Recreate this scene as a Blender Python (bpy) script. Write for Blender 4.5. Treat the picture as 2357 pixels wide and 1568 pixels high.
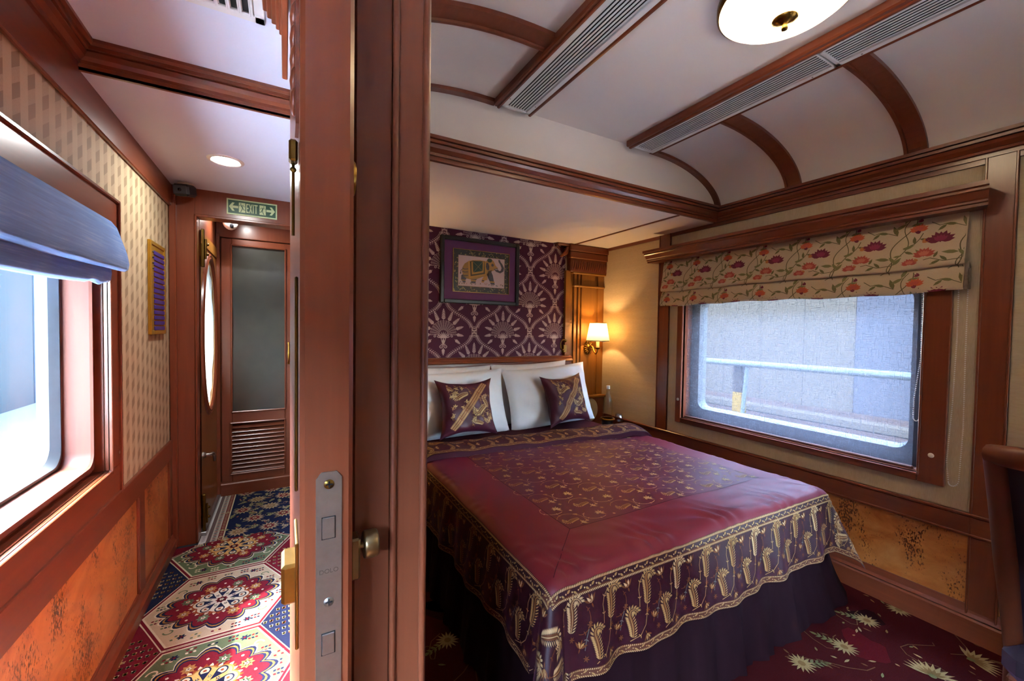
import bpy, math, random
from math import sin, cos, pi, sqrt, atan2, hypot, radians
from mathutils import Vector, Matrix
random.seed(7)
scene = bpy.context.scene
for o in list(bpy.data.objects): bpy.data.objects.remove(o)
COL = scene.collection

# ------------------------------------------------------------------ camera
F_PX, YAW, PITCH, ROLL = 945.0, .505, .0275, -.0153
fw = Vector((sin(YAW)*cos(PITCH), cos(YAW)*cos(PITCH), -sin(PITCH)))
rt = Vector((cos(YAW), -sin(YAW), 0)); dn = fw.cross(rt)
cr, sr = cos(ROLL), sin(ROLL)
cx_, cy_ = rt*cr+dn*sr, -rt*sr+dn*cr
cam = bpy.data.cameras.new('camera'); camo = bpy.data.objects.new('camera', cam); COL.objects.link(camo)
m = Matrix(((cx_.x, -cy_.x, -fw.x, 0), (cx_.y, -cy_.y, -fw.y, 0), (cx_.z, -cy_.z, -fw.z, 1.30), (0, 0, 0, 1)))
camo.matrix_world = m
cam.sensor_width = 36; cam.sensor_fit = 'HORIZONTAL'; cam.lens = 36*F_PX/2357; cam.clip_start = .02; cam.clip_end = 300
scene.camera = camo
# ------------------------------------------------------------------ world, sun, exposure
world = bpy.data.worlds.new('world'); scene.world = world; world.use_nodes = True
wn = world.node_tree; bg = wn.nodes['Background']
sky = wn.nodes.new('ShaderNodeTexSky'); sky.sky_type = 'NISHITA'; sky.sun_disc = False
sky.sun_elevation = radians(58); sky.sun_rotation = radians(-75); sky.air_density = 1.0; sky.dust_density = 2.0
hz = wn.nodes.new('ShaderNodeMix'); hz.data_type = 'RGBA'; hz.inputs[0].default_value = .55; hz.inputs[7].default_value = (.36, .37, .39, 1)
wn.links.new(sky.outputs[0], hz.inputs[6]); wn.links.new(hz.outputs[2], bg.inputs[0]); bg.inputs[1].default_value = 20
sund = bpy.data.lights.new('sun', 'SUN'); sund.energy = 9; sund.angle = radians(1.2); sund.color = (1, .95, .87)
suno = bpy.data.objects.new('sun', sund); COL.objects.link(suno); suno.location = (-20, -10, 30)
suno.rotation_euler = Vector((.57, .36, -1.15)).to_track_quat('-Z', 'Y').to_euler()
vs = scene.view_settings
vs.view_transform = 'Standard'; vs.look = 'None'; vs.gamma = 1; vs.use_curve_mapping = False; vs.exposure = 2.25

# ------------------------------------------------------------------ colour + materials
def lin(c):
    if isinstance(c, str): c = [int(c[i:i+2], 16)/255 for i in (0, 2, 4)]
    return tuple(x/12.92 if x <= .04045 else ((x+.055)/1.055)**2.4 for x in c)
MATS = {}
def newmat(name):
    mt = bpy.data.materials.new(name); mt.use_nodes = True
    nt = mt.node_tree; return mt, nt, nt.nodes['Principled BSDF'], nt.nodes, nt.links
def setp(b, **k):
    names = dict(col='Base Color', rough='Roughness', metal='Metallic', coat='Coat Weight', coatr='Coat Roughness', sheen='Sheen Weight',
                 sheenr='Sheen Roughness', sheent='Sheen Tint', trans='Transmission Weight', ior='IOR', spec='Specular IOR Level', emit='Emission Color', estr='Emission Strength', alpha='Alpha', aniso='Anisotropic')
    for a, v in k.items():
        i = b.inputs[names[a]]
        if a in ('col', 'sheent', 'emit'): v = (*v[:3], 1)
        i.default_value = v
def noise_node(N, L, scale, detail=4, rough=.6, stretch=None, coord='Object', dist=0):
    tc = N.new('ShaderNodeTexCoord'); mp = N.new('ShaderNodeMapping'); nz = N.new('ShaderNodeTexNoise')
    L.new(tc.outputs[coord], mp.inputs[0]); L.new(mp.outputs[0], nz.inputs['Vector'])
    if stretch: mp.inputs['Scale'].default_value = stretch
    nz.inputs['Scale'].default_value = scale; nz.inputs['Detail'].default_value = detail; nz.inputs['Roughness'].default_value = rough
    nz.inputs['Distortion'].default_value = dist
    return nz
def ramp(N, L, src, stops):
    r = N.new('ShaderNodeValToRGB'); L.new(src, r.inputs[0]); e = r.color_ramp.elements
    while len(e) < len(stops): e.new(.5)
    for el, (p, c) in zip(e, stops): el.position = p; el.color = (*c[:3], 1)
    return r
def bump(N, L, b, src, strength=.2, dist=.002):
    bp = N.new('ShaderNodeBump'); bp.inputs['Strength'].default_value = strength; bp.inputs['Distance'].default_value = dist
    L.new(src, bp.inputs['Height']); L.new(bp.outputs[0], b.inputs['Normal'])
def plain(name, col, rough=.5, var=.12, scale=30, bmp=0, bscale=200, **k):
    if name in MATS: return MATS[name]
    mt, nt, b, N, L = newmat(name); setp(b, col=col, rough=rough, **k)
    nz = noise_node(N, L, scale)
    r = ramp(N, L, nz.outputs[0], [(.25, tuple(c*(1-var) for c in col)), (.75, tuple(min(1, c*(1+var)) for c in col))])
    L.new(r.outputs[0], b.inputs['Base Color'])
    if bmp:
        n2 = noise_node(N, L, bscale, 3); bump(N, L, b, n2.outputs[0], bmp, .001)
    MATS[name] = mt; return mt
def wood(name, dark, light, axis='Z', rough=.32, coat=.35, sc=1.0):
    mt, nt, b, N, L = newmat(name)
    st = {'X': (1.2, 26, 26), 'Y': (26, 1.2, 26), 'Z': (26, 26, 1.2)}[axis]
    nz = noise_node(N, L, 1.6*sc, 7, .62, st, dist=.35)
    big = noise_node(N, L, .9, 2, .5, tuple(max(1, s*.12) for s in st))
    mx = N.new('ShaderNodeMix'); mx.data_type = 'FLOAT'; mx.inputs[0].default_value = .38
    L.new(nz.outputs[0], mx.inputs[2]); L.new(big.outputs[0], mx.inputs[3])
    r = ramp(N, L, mx.outputs[0], [(.25, dark), (.52, tuple((a+c)/2 for a, c in zip(dark, light))), (.72, light)])
    L.new(r.outputs[0], b.inputs['Base Color']); setp(b, rough=rough, coat=coat, coatr=.22, spec=.4)
    bump(N, L, b, nz.outputs[0], .02, .001)
    MATS[name] = mt; return mt
WD, WL = lin('652f1a'), lin('7d3f25')
for a in 'XYZ': wood('mahogany_'+a, WD, WL, a)
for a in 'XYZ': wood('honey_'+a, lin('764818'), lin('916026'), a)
wood('dark_wood_Z', lin('5a2b18'), lin('6c3720'), 'Z', .4, .2)
wood('sash_wood_Z', lin('4a2010'), lin('5c2b16'), 'Z', .7, 0)
W = {a: MATS['mahogany_'+a] for a in 'XYZ'}
def burl():
    mt, nt, b, N, L = newmat('burl_veneer')
    base = noise_node(N, L, 3.5, 5, .6, (1, 1.3, 2.2), dist=1.2)
    r = ramp(N, L, base.outputs[0], [(.3, lin('a0561f')), (.55, lin('bf7638')), (.8, lin('d2904f'))])
    clump = noise_node(N, L, 4.2, 2, .5, (1, 2.4, .9))
    sp = noise_node(N, L, 95, 3, .6, (1, 1.7, .8))
    th = N.new('ShaderNodeMath'); th.operation = 'MULTIPLY'; L.new(clump.outputs[0], th.inputs[0]); L.new(sp.outputs[0], th.inputs[1])
    k = ramp(N, L, th.outputs[0], [(.30, (0, 0, 0)), (.36, (1, 1, 1))])
    mx = N.new('ShaderNodeMix'); mx.data_type = 'RGBA'; L.new(k.outputs[0], mx.inputs[0]); L.new(r.outputs[0], mx.inputs[6]); mx.inputs[7].default_value = (*lin('5a2d14'), 1)
    L.new(mx.outputs[2], b.inputs['Base Color']); setp(b, rough=.3, coat=.4, coatr=.2)
    MATS['burl'] = mt; return mt
burl()
def vcol(name, rough=.8, bmp=.25, bscale=350, var=.1, **k):
    """colours come from the mesh itself (one flat colour per printed / woven / stitched piece)"""
    mt, nt, b, N, L = newmat(name)
    at = N.new('ShaderNodeAttribute'); at.attribute_name = 'Col'
    nz = noise_node(N, L, bscale, 3)
    r = ramp(N, L, nz.outputs[0], [(.2, (1-var,)*3), (.8, (1+var*.6,)*3)])
    mx = N.new('ShaderNodeMix'); mx.data_type = 'RGBA'; mx.blend_type = 'MULTIPLY'; mx.inputs[0].default_value = 1
    L.new(at.outputs['Color'], mx.inputs[6]); L.new(r.outputs[0], mx.inputs[7]); L.new(mx.outputs[2], b.inputs['Base Color'])
    setp(b, rough=rough, **k)
    if bmp: bump(N, L, b, nz.outputs[0], bmp, .0015)
    MATS[name] = mt; return mt
vcol('carpet', .95, .6, 420, .3, spec=.05)
vcol('printed_paper', .7, .08, 300, .05, spec=.25)
vcol('silk', .5, .10, 500, .1, sheen=.13, sheenr=.3, sheent=lin('c060b0'), spec=.35)
vcol('embroidery', .6, .4, 900, .2, spec=.2)
vcol('linen_print', .85, .3, 500, .12, sheen=.1)
vcol('painted_sheet', .45, 0, 300, .06)
# ceilings, wall cloth
plain('ceiling_white', lin('d6dcee'), .55, .02, 4, .03, 160)
plain('cabin_ceiling', lin('ded4ce'), .6, .02, 4, .05, 260)
def cloth_wall(name, c1, c2, sy=1, sz=1):
    mt, nt, b, N, L = newmat(name)
    a = noise_node(N, L, 1, 4, .6, (3, 3*sy, 3*sz)); f = noise_node(N, L, 1, 3, .6, (40, 40*sy, 40*sz))
    mx = N.new('ShaderNodeMix'); mx.data_type = 'FLOAT'; mx.inputs[0].default_value = .65; L.new(a.outputs[0], mx.inputs[2]); L.new(f.outputs[0], mx.inputs[3])
    r = ramp(N, L, mx.outputs[0], [(.3, c1), (.7, c2)]); L.new(r.outputs[0], b.inputs['Base Color']); setp(b, rough=.8, spec=.2)
    bump(N, L, b, f.outputs[0], .15, .001); MATS[name] = mt
cloth_wall('linen_wall', lin('b09c80'), lin('c4b296'), 1, 12)
cloth_wall('linen_wall_v', lin('b09c80'), lin('c4b296'), 12, 1)
def block_paper():
    mt, nt, b, N, L = newmat('block_wallpaper')
    tc = N.new('ShaderNodeTexCoord'); sp = N.new('ShaderNodeSeparateXYZ'); L.new(tc.outputs['Object'], sp.inputs[0])
    def M(op, a, bb=None):
        n = N.new('ShaderNodeMath'); n.operation = op
        for i, v in enumerate((a, bb)):
            if v is None: continue
            if isinstance(v, (int, float)): n.inputs[i].default_value = v
            else: L.new(v, n.inputs[i])
        return n.outputs[0]
    u = M('DIVIDE', sp.outputs['Y'], .036); v = M('DIVIDE', sp.outputs['Z'], .038)
    tri = M('PINGPONG', u, 1.0); vv = M('ADD', v, M('MULTIPLY', tri, .62))
    fu, fv = M('FLOOR', u), M('FLOOR', M('ADD', vv, M('MULTIPLY', M('FLOOR', M('DIVIDE', u, 2)), .5)))
    odd = M('ABSOLUTE', M('MODULO', fu, 2)); alt = M('ABSOLUTE', M('MODULO', fv, 2))
    tone = M('ADD', M('MULTIPLY', odd, .45), M('MULTIPLY', M('MULTIPLY', alt, odd), .75))
    nz = noise_node(N, L, 260, 3, .7); t2 = M('ADD', tone, M('MULTIPLY', M('SUBTRACT', nz.outputs[0], .5), .9))
    r = ramp(N, L, t2, [(-.0, lin('b8a482')), (.5, lin('a99475')), (1.0, lin('8f7a5d'))])
    L.new(r.outputs[0], b.inputs['Base Color']); setp(b, rough=.75, spec=.25); bump(N, L, b, nz.outputs[0], .2, .001)
    MATS['block'] = mt
block_paper()
plain('white_metal', lin('dcdad8'), .4, .03); plain('black_plastic', lin('17171a'), .35, .2); plain('dark_glass', lin('0b0c10'), .12, .1)
plain('white_plastic', lin('dedbd6'), .4, .03)
plain('brass', lin('a8823f'), .28, .15, 60, metal=1.0); plain('antique_brass', lin('6f5426'), .35, .3, 40, metal=1.0)
plain('steel', lin('9b948a'), .42, .1, 80, metal=1.0); plain('bronze_knob', lin('8d7a57'), .3, .1, 80, metal=1.0); plain('aluminium', lin('b9bcc0'), .35, .1, 60, metal=1.0)
plain('black_frame', lin('12100f'), .35, .2); plain('void_dark', lin('0c0b0a'), .9, .1)
plain('white_cotton', lin('d6d3d3'), .85, .04, 8, .12, 500, sheen=.15); plain('maroon_sheet', lin('3f0f18'), .85, .1, 20, .1, 400, spec=.15)
plain('skirt_cloth', lin('1f0a0f'), .85, .15, 14, .15, 400, spec=.1)
plain('blue_linen', lin('3f5878'), .85, .1, 30, .3, 400, sheen=.15)
def streak_blue():
    mt, nt, b, N, L = newmat('blue_slub'); a = noise_node(N, L, 1, 5, .7, (8, 5, 160)); c = noise_node(N, L, 2.5, 2)
    mx = N.new('ShaderNodeMix'); mx.data_type = 'FLOAT'; mx.inputs[0].default_value = .35; L.new(a.outputs[0], mx.inputs[2]); L.new(c.outputs[0], mx.inputs[3])
    r = ramp(N, L, mx.outputs[0], [(.32, lin('2f64a8')), (.5, lin('427fc6')), (.68, lin('7ea4d2'))]); L.new(r.outputs[0], b.inputs['Base Color'])
    setp(b, rough=.85, sheen=.2); bump(N, L, b, a.outputs[0], .25, .001); MATS['blue_slub'] = mt
streak_blue()
plain('chair_velvet', lin('1c0a16'), .85, .15, 20, .1, 300, sheen=.12, sheent=lin('c080c0')); plain('cream_disc', lin('b9b08e'), .6, .05)
plain('gold_plate', lin('b98d2e'), .35, .1, 30, metal=.6); plain('purple_tag', lin('3b2a7d'), .4, .08)
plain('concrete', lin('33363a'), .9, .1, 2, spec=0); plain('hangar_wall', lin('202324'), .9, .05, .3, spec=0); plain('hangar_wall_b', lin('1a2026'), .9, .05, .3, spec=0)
plain('track_ground', lin('181413'), .95, .25, 1.5, spec=0); plain('rail_pipe', lin('2b3337'), .7, .05, spec=0); plain('post_grey', lin('131211'), .7, .1, spec=0); plain('post_yellow', lin('3c3008'), .6, .1, spec=0)
plain('platform_wall', lin('1f1e1c'), .9, .06, .5, spec=0); plain('platform_blue', lin('191b20'), .9, .06, .5, spec=0); plain('sash_grey', lin('3a3c40'), .5, .1); plain('sun_tone_ground', lin('c4c3c0'), .9, .08, 1.2, spec=0); plain('bounce_ground', lin('6e675f'), .9, .08, 1.2, spec=0); plain('rubber', lin('34383a'), .5, .1)
def thin_glass(name, tint=(1, 1, 1), refl=1.0, rough=.02, edge=.06):
    mt, nt, b, N, L = newmat(name); N.remove(b); out = N['Material Output']
    tr = N.new('ShaderNodeBsdfTransparent'); tr.inputs[0].default_value = (*tint, 1); gl = N.new('ShaderNodeBsdfGlossy'); gl.inputs['Roughness'].default_value = rough
    lw = N.new('ShaderNodeLayerWeight'); lw.inputs[0].default_value = .5
    fr = N.new('ShaderNodeMath'); fr.operation = 'POWER'; L.new(lw.outputs['Facing'], fr.inputs[0]); fr.inputs[1].default_value = 3.5
    mu = N.new('ShaderNodeMath'); mu.operation = 'MULTIPLY_ADD'; L.new(fr.outputs[0], mu.inputs[0]); mu.inputs[1].default_value = .55*refl; mu.inputs[2].default_value = .03*refl
    mx = N.new('ShaderNodeMixShader'); L.new(mu.outputs[0], mx.inputs[0]); L.new(tr.outputs[0], mx.inputs[1]); L.new(gl.outputs[0], mx.inputs[2])
    L.new(mx.outputs[0], out.inputs[0]); MATS[name] = mt
thin_glass('window_glass', (.78, .82, .84), .5); thin_glass('clear_glass', (.93, .93, .92), 2.2); thin_glass('bottle_glass', (.88, .885, .86), 2.2)
def frosted():
    mt, nt, b, N, L = newmat('frosted_glass'); setp(b, col=lin('3a3a35'), rough=.3, spec=.5, coat=.35, coatr=.06)
    nz = noise_node(N, L, 3, 3); r = ramp(N, L, nz.outputs[0], [(.3, lin('2a2b26')), (.7, lin('3b3b33'))]); L.new(r.outputs[0], b.inputs['Base Color']); MATS['frosted'] = mt
frosted()
def sheer(name, col, transp, transl, streak=True):
    mt, nt, b, N, L = newmat(name); N.remove(b); out = N['Material Output']
    tr = N.new('ShaderNodeBsdfTransparent'); tr.inputs[0].default_value = (.95, .97, 1, 1); tl = N.new('ShaderNodeBsdfTranslucent'); df = N.new('ShaderNodeBsdfDiffuse')
    tl.inputs[0].default_value = (*col, 1); df.inputs[0].default_value = (*col, 1)
    m1 = N.new('ShaderNodeMixShader'); m1.inputs[0].default_value = transl; L.new(df.outputs[0], m1.inputs[1]); L.new(tl.outputs[0], m1.inputs[2])
    m2 = N.new('ShaderNodeMixShader'); L.new(m1.outputs[0], m2.inputs[1]); L.new(tr.outputs[0], m2.inputs[2])
    if streak:
        h = noise_node(N, L, 1, 3, .6, (1, 26, 330)); v = noise_node(N, L, 1, 3, .6, (1, 330, 26))
        mn = N.new('ShaderNodeMath'); mn.operation = 'MINIMUM'; L.new(h.outputs[0], mn.inputs[0]); L.new(v.outputs[0], mn.inputs[1])
        r = ramp(N, L, mn.outputs[0], [(.28, (transp*.35,)*3), (.46, (transp*1.15,)*3)]); L.new(r.outputs[0], m2.inputs[0])
    else: m2.inputs[0].default_value = transp
    L.new(m2.outputs[0], out.inputs[0]); MATS[name] = mt
sheer('sheer_shade', lin('6b6a71'), .36, .26); sheer('lamp_silk', lin('d6c08c'), .05, .6, False); sheer('alabaster', lin('948769'), .02, .6, False)
def emis(name, col, st):
    mt, nt, b, N, L = newmat(name); setp(b, col=col, emit=col, estr=st, rough=.5); MATS[name] = mt
emis('lamp_disc', (.95, .97, .95), 62)

# ------------------------------------------------------------------ object + mesh helpers
def tag(o, label=None, cat=None, group=None, kind=None):
    if label: o['label'] = label
    if cat: o['category'] = cat
    if group: o['group'] = group
    if kind: o['kind'] = kind
    return o
def link(o, parent=None):
    COL.objects.link(o)
    if parent: o.parent = parent
    return o
def empty(name, label=None, cat=None, group=None, kind=None, loc=(0, 0, 0), parent=None):
    o = bpy.data.objects.new(name, None); o.location = loc; o.empty_display_size = .05
    link(o, parent); tag(o, label, cat, group, kind); return o
class G:
    def __init__(s): s.v = []; s.f = []; s.m = []; s.sm = []
    def add(s, vs_, fs, mi=0, smooth=False):
        n = len(s.v); s.v += [tuple(p) for p in vs_]
        for f in fs: s.f.append(tuple(i+n for i in f)); s.m.append(mi); s.sm.append(smooth)
        return s
    def box(s, x0, x1, y0, y1, z0, z1, b=0, mi=0):
        if b <= 0:
            return s.add([(x, y, z) for x in (x0, x1) for y in (y0, y1) for z in (z0, z1)],
                         [(0, 1, 3, 2), (4, 6, 7, 5), (0, 4, 5, 1), (2, 3, 7, 6), (0, 2, 6, 4), (1, 5, 7, 3)], mi)
        b = min(b, abs(x1-x0)*.45, abs(y1-y0)*.45, abs(z1-z0)*.45); V = []; idx = {}
        for i, (x, sx) in enumerate(((x0, 1), (x1, -1))):
            for j, (y, sy) in enumerate(((y0, 1), (y1, -1))):
                for k, (z, sz) in enumerate(((z0, 1), (z1, -1))):
                    idx[i, j, k, 'x'] = len(V); V.append((x, y+sy*b, z+sz*b))
                    idx[i, j, k, 'y'] = len(V); V.append((x+sx*b, y, z+sz*b))
                    idx[i, j, k, 'z'] = len(V); V.append((x+sx*b, y+sy*b, z))
        Fs = []
        def q(*a): Fs.append(tuple(idx[t] for t in a))
        for i in (0, 1):
            q(*[(i, j, k, 'x') for j, k in ((0, 0), (1, 0), (1, 1), (0, 1))]); q(*[(j, i, k, 'y') for j, k in ((0, 0), (1, 0), (1, 1), (0, 1))]); q(*[(j, k, i, 'z') for j, k in ((0, 0), (1, 0), (1, 1), (0, 1))])
        for i in (0, 1):
            for j in (0, 1):
                q((i, j, 0, 'x'), (i, j, 1, 'x'), (i, j, 1, 'y'), (i, j, 0, 'y')); q((i, 0, j, 'x'), (i, 1, j, 'x'), (i, 1, j, 'z'), (i, 0, j, 'z')); q((0, i, j, 'y'), (1, i, j, 'y'), (1, i, j, 'z'), (0, i, j, 'z'))
                for k in (0, 1): q((i, j, k, 'x'), (i, j, k, 'y'), (i, j, k, 'z'))
        return s.add(V, Fs, mi)
    def prism(s, prof, p0, p1, A, B, mi=0, closed=True, smooth=False, m0=0, m1=0):
        """profile (a,b) along A,B swept p0->p1; m0/m1 = mitre shift along the run per unit a"""
        p0, p1, A, B = map(Vector, (p0, p1, A, B)); d = (p1-p0).normalized(); n = len(prof)
        V = [p0+A*a+B*b+d*(a*m0) for a, b in prof]+[p1+A*a+B*b-d*(a*m1) for a, b in prof]
        Fs = [(i, (i+1) % n, n+(i+1) % n, n+i) for i in range(n if closed else n-1)]
        s.add(V, Fs, mi, smooth)
        if closed: s.add(V[:n], [tuple(range(n))], mi); s.add(V[n:], [tuple(range(n))], mi)
        return s
    def lathe(s, prof, c=(0, 0, 0), axis='Z', n=32, mi=0, smooth=True, sx=1, sy=1):
        c = Vector(c); V = []
        ax = {'Z': (Vector((1, 0, 0)), Vector((0, 1, 0)), Vector((0, 0, 1))), 'Y': (Vector((1, 0, 0)), Vector((0, 0, 1)), Vector((0, 1, 0))), 'X': (Vector((0, 1, 0)), Vector((0, 0, 1)), Vector((1, 0, 0)))}[axis] if isinstance(axis, str) else axis
        for r, h in prof:
            for k in range(n):
                a = 2*pi*k/n; V.append(c+ax[0]*(r*cos(a)*sx)+ax[1]*(r*sin(a)*sy)+ax[2]*h)
        Fs = [(i*n+k, i*n+(k+1) % n, (i+1)*n+(k+1) % n, (i+1)*n+k) for i in range(len(prof)-1) for k in range(n)]
        return s.add(V, Fs, mi, smooth)
    def tube(s, path, r, n=8, mi=0, cap=True):
        P = [Vector(p) for p in path]; V = []; up = None; R = r if isinstance(r, (list, tuple)) else [r]*len(P)
        for i, p in enumerate(P):
            t = (P[min(i+1, len(P)-1)]-P[max(i-1, 0)]).normalized()
            if up is None: up = Vector((0, 0, 1)) if abs(t.z) < .9 else Vector((1, 0, 0))
            a = t.cross(up); a = a.normalized() if a.length > 1e-6 else Vector((1, 0, 0)); up = a.cross(t).normalized()
            for k in range(n): V.append(p+(a*cos(2*pi*k/n)+up*sin(2*pi*k/n))*R[i])
        Fs = [(i*n+k, i*n+(k+1) % n, (i+1)*n+(k+1) % n, (i+1)*n+k) for i in range(len(P)-1) for k in range(n)]
        s.add(V, Fs, mi, True)
        if cap: s.add(V[:n], [tuple(range(n))], mi); s.add(V[-n:], [tuple(range(n))], mi)
        return s
    def ball(s, c, rx, ry=None, rz=None, n=12, mi=0, rot=None):
        ry = ry or rx; rz = rz or rx; V = []; h = max(4, n//2)
        for i in range(h+1):
            for k in range(n):
                a, t = 2*pi*k/n, pi*i/h; p = Vector((rx*sin(t)*cos(a), ry*sin(t)*sin(a), rz*cos(t)))
                if rot: p = rot @ p
                V.append(Vector(c)+p)
        return s.add(V, [(i*n+k, i*n+(k+1) % n, (i+1)*n+(k+1) % n, (i+1)*n+k) for i in range(h) for k in range(n)], mi, True)
    def grid(s, fn, nu, nv, mi=0, smooth=True):
        return s.add([fn(i/nu, j/nv) for i in range(nu+1) for j in range(nv+1)], [(i*(nv+1)+j, (i+1)*(nv+1)+j, (i+1)*(nv+1)+j+1, i*(nv+1)+j+1) for i in range(nu) for j in range(nv)], mi, smooth)
    def mesh(s, name):
        me = bpy.data.meshes.new(name); me.from_pydata(s.v, [], s.f); me.polygons.foreach_set('material_index', s.m); me.polygons.foreach_set('use_smooth', s.sm)
        me.update(); return me
    def build(s, name, mat, parent=None, label=None, cat=None, group=None, kind=None):
        me = s.mesh(name)
        for q in (mat if isinstance(mat, (list, tuple)) else [mat]): me.materials.append(MATS[q] if isinstance(q, str) else q)
        o = bpy.data.objects.new(name, me); link(o, parent); tag(o, label, cat, group, kind); return o
def box(name, dims, mat, parent=None, b=.002, **k): return G().box(*dims, b).build(name, mat, parent, **k)
def st(name, g, mat, label, parent=None): return g.build(name, mat, parent, label=label, kind='structure')
def dup(root, loc, label=None, group=None, rot=None):
    r = root.copy(); COL.objects.link(r); r.location = loc
    if rot: r.rotation_euler = rot
    if label: r['label'] = label
    if group: r['group'] = group
    for ch in list(root.children):
        c = ch.copy(); COL.objects.link(c); c.parent = r
        for g in ch.children:
            d = g.copy(); COL.objects.link(d); d.parent = c
    return r
def rrect(y0, y1, z0, z1, r, n=6):
    P = []
    for (cy, cz, a0) in ((y1-r, z1-r, 0), (y0+r, z1-r, pi/2), (y0+r, z0+r, pi), (y1-r, z0+r, 1.5*pi)):
        for k in range(n+1): a = a0+pi/2*k/n; P.append((cy+r*cos(a), cz+r*sin(a)))
    return P
def ring(g, outer, inner, f, mi=0, smooth=False):
    """flat/bevelled band between two outlines of equal count; f(i, p) -> xyz"""
    n = len(outer); V = [f(0, p) for p in outer]+[f(1, p) for p in inner]
    return g.add(V, [(i, (i+1) % n, n+(i+1) % n, n+i) for i in range(n)], mi, smooth)

# ------------------------------------------------------------------ flat pattern drawing (prints, weaves, stitches): every piece is a real polygon
class Pat:
    def __init__(s): s.P = []; s.T = [(1, 0, 0, 1, 0, 0)]
    def push(s, x, y, rot=0, sx=1, sy=None):
        sy = sx if sy is None else sy; a, b, c, d, e, f = s.T[-1]; cs, sn = cos(rot), sin(rot)
        A, B, C, D = cs*sx, sn*sx, -sn*sy, cs*sy
        s.T.append((a*A+c*B, b*A+d*B, a*C+c*D, b*C+d*D, a*x+c*y+e, b*x+d*y+f))
    def pop(s): s.T.pop()
    def poly(s, pts, col, lay=0):
        a, b, c, d, e, f = s.T[-1]; s.P.append(([(a*x+c*y+e, b*x+d*y+f) for x, y in pts], col, lay))
    def rect(s, x0, x1, y0, y1, col, lay=0): s.poly([(x0, y0), (x1, y0), (x1, y1), (x0, y1)], col, lay)
    def disc(s, x, y, r, col, lay=0, n=8, ry=None):
        ry = ry or r; s.poly([(x+r*cos(2*pi*k/n), y+ry*sin(2*pi*k/n)) for k in range(n)], col, lay)
    def leaf(s, x, y, ang, ln, w, col, lay=0):
        cs, sn = cos(ang), sin(ang)
        s.poly([(x+cs*t*ln-sn*q*w, y+sn*t*ln+cs*q*w) for t, q in ((0, 0), (.3, -.42), (.6, -.42), (1, 0), (.6, .42), (.3, .42))], col, lay)
    def stroke(s, pts, w, col, lay=0, closed=False):
        n = len(pts); L_, R_ = [], []
        for i in range(n):
            p, q = (pts[(i-1) % n], pts[(i+1) % n]) if closed else (pts[max(i-1, 0)], pts[min(i+1, n-1)])
            dx, dy = q[0]-p[0], q[1]-p[1]; l = hypot(dx, dy) or 1; ww = w(i/(n-1)) if callable(w) else w
            L_.append((pts[i][0]-dy/l*ww/2, pts[i][1]+dx/l*ww/2)); R_.append((pts[i][0]+dy/l*ww/2, pts[i][1]-dx/l*ww/2))
        for i in range(n if closed else n-1): j = (i+1) % n; s.poly([L_[i], L_[j], R_[j], R_[i]], col, lay)
    def spiral(s, x, y, r, a0, turns, w, col, lay=0, sgn=1):
        n = int(14*turns)+2; s.stroke([(x+r*(1-.85*k/n)*cos(a0+sgn*2*pi*turns*k/n), y+r*(1-.85*k/n)*sin(a0+sgn*2*pi*turns*k/n)) for k in range(n+1)], w, col, lay)
    def flower(s, x, y, r, n, col, ccol, lay=0, w=.55, a0=0):
        for k in range(n): s.leaf(x, y, a0+2*pi*k/n, r, r*w, col, lay)
        s.disc(x, y, r*.28, ccol, lay+1, 7)
    def sprig(s, x, y, ang, ln, w, k, col, lay=0, th=.0012):
        ex, ey = x+cos(ang)*ln, y+sin(ang)*ln; s.stroke([(x, y), (ex, ey)], th, col, lay)
        for i in range(k):
            t = .15+.75*i/k; px, py = x+cos(ang)*ln*t, y+sin(ang)*ln*t; lw = w*(1-.45*t)
            for sg in (-1, 1): s.leaf(px, py, ang+sg*.75, lw, lw*.42, col, lay)
        s.leaf(x+cos(ang)*ln*.82, y+sin(ang)*ln*.82, ang, w*.9, w*.45, col, lay)
    def into(s, g, cols, fn, base=0, dh=.0002, clip=None, mi=0):
        for pts, col, lay in s.P:
            if clip:
                x0, x1, y0, y1 = clip; cxm = sum(p[0] for p in pts)/len(pts); cym = sum(p[1] for p in pts)/len(pts)
                if max(p[0] for p in pts) <= x0 or min(p[0] for p in pts) >= x1 or max(p[1] for p in pts) <= y0 or min(p[1] for p in pts) >= y1: continue
                pts = [(min(max(x, x0), x1), min(max(y, y0), y1)) for x, y in pts]
            g.add([fn(x, y, base+lay*dh) for x, y in pts], [tuple(range(len(pts)))], mi); cols.append(col)
def colour(o, cols):
    me = o.data; at = me.color_attributes.new('Col', 'FLOAT_COLOR', 'CORNER'); buf = []
    for p, c in zip(me.polygons, cols): buf += [c[0], c[1], c[2], 1.0]*p.loop_total
    at.data.foreach_set('color', buf)
def H(c): return lin(c)

CROWN_ = [(0, 0), (.012, 0), (.014, .012), (.022, .016), (.026, .03), (.04, .045), (.05, .052), (.054, .066), (.062, .072), (.064, .085), (0, .085)]


# ================================================================== THE SETTING
# ---------------- shell
st('floor', G().box(-.72, 2.72, -1.95, 4.2, -.12, -.004), 'concrete', 'bare floor slab under the carpets')
roof = st('ceiling', G().box(-.72, 2.72, -1.95, 4.2, 2.46, 2.5), 'ceiling_white', 'coach roof above the panelled ceilings')
CW = -.58
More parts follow.
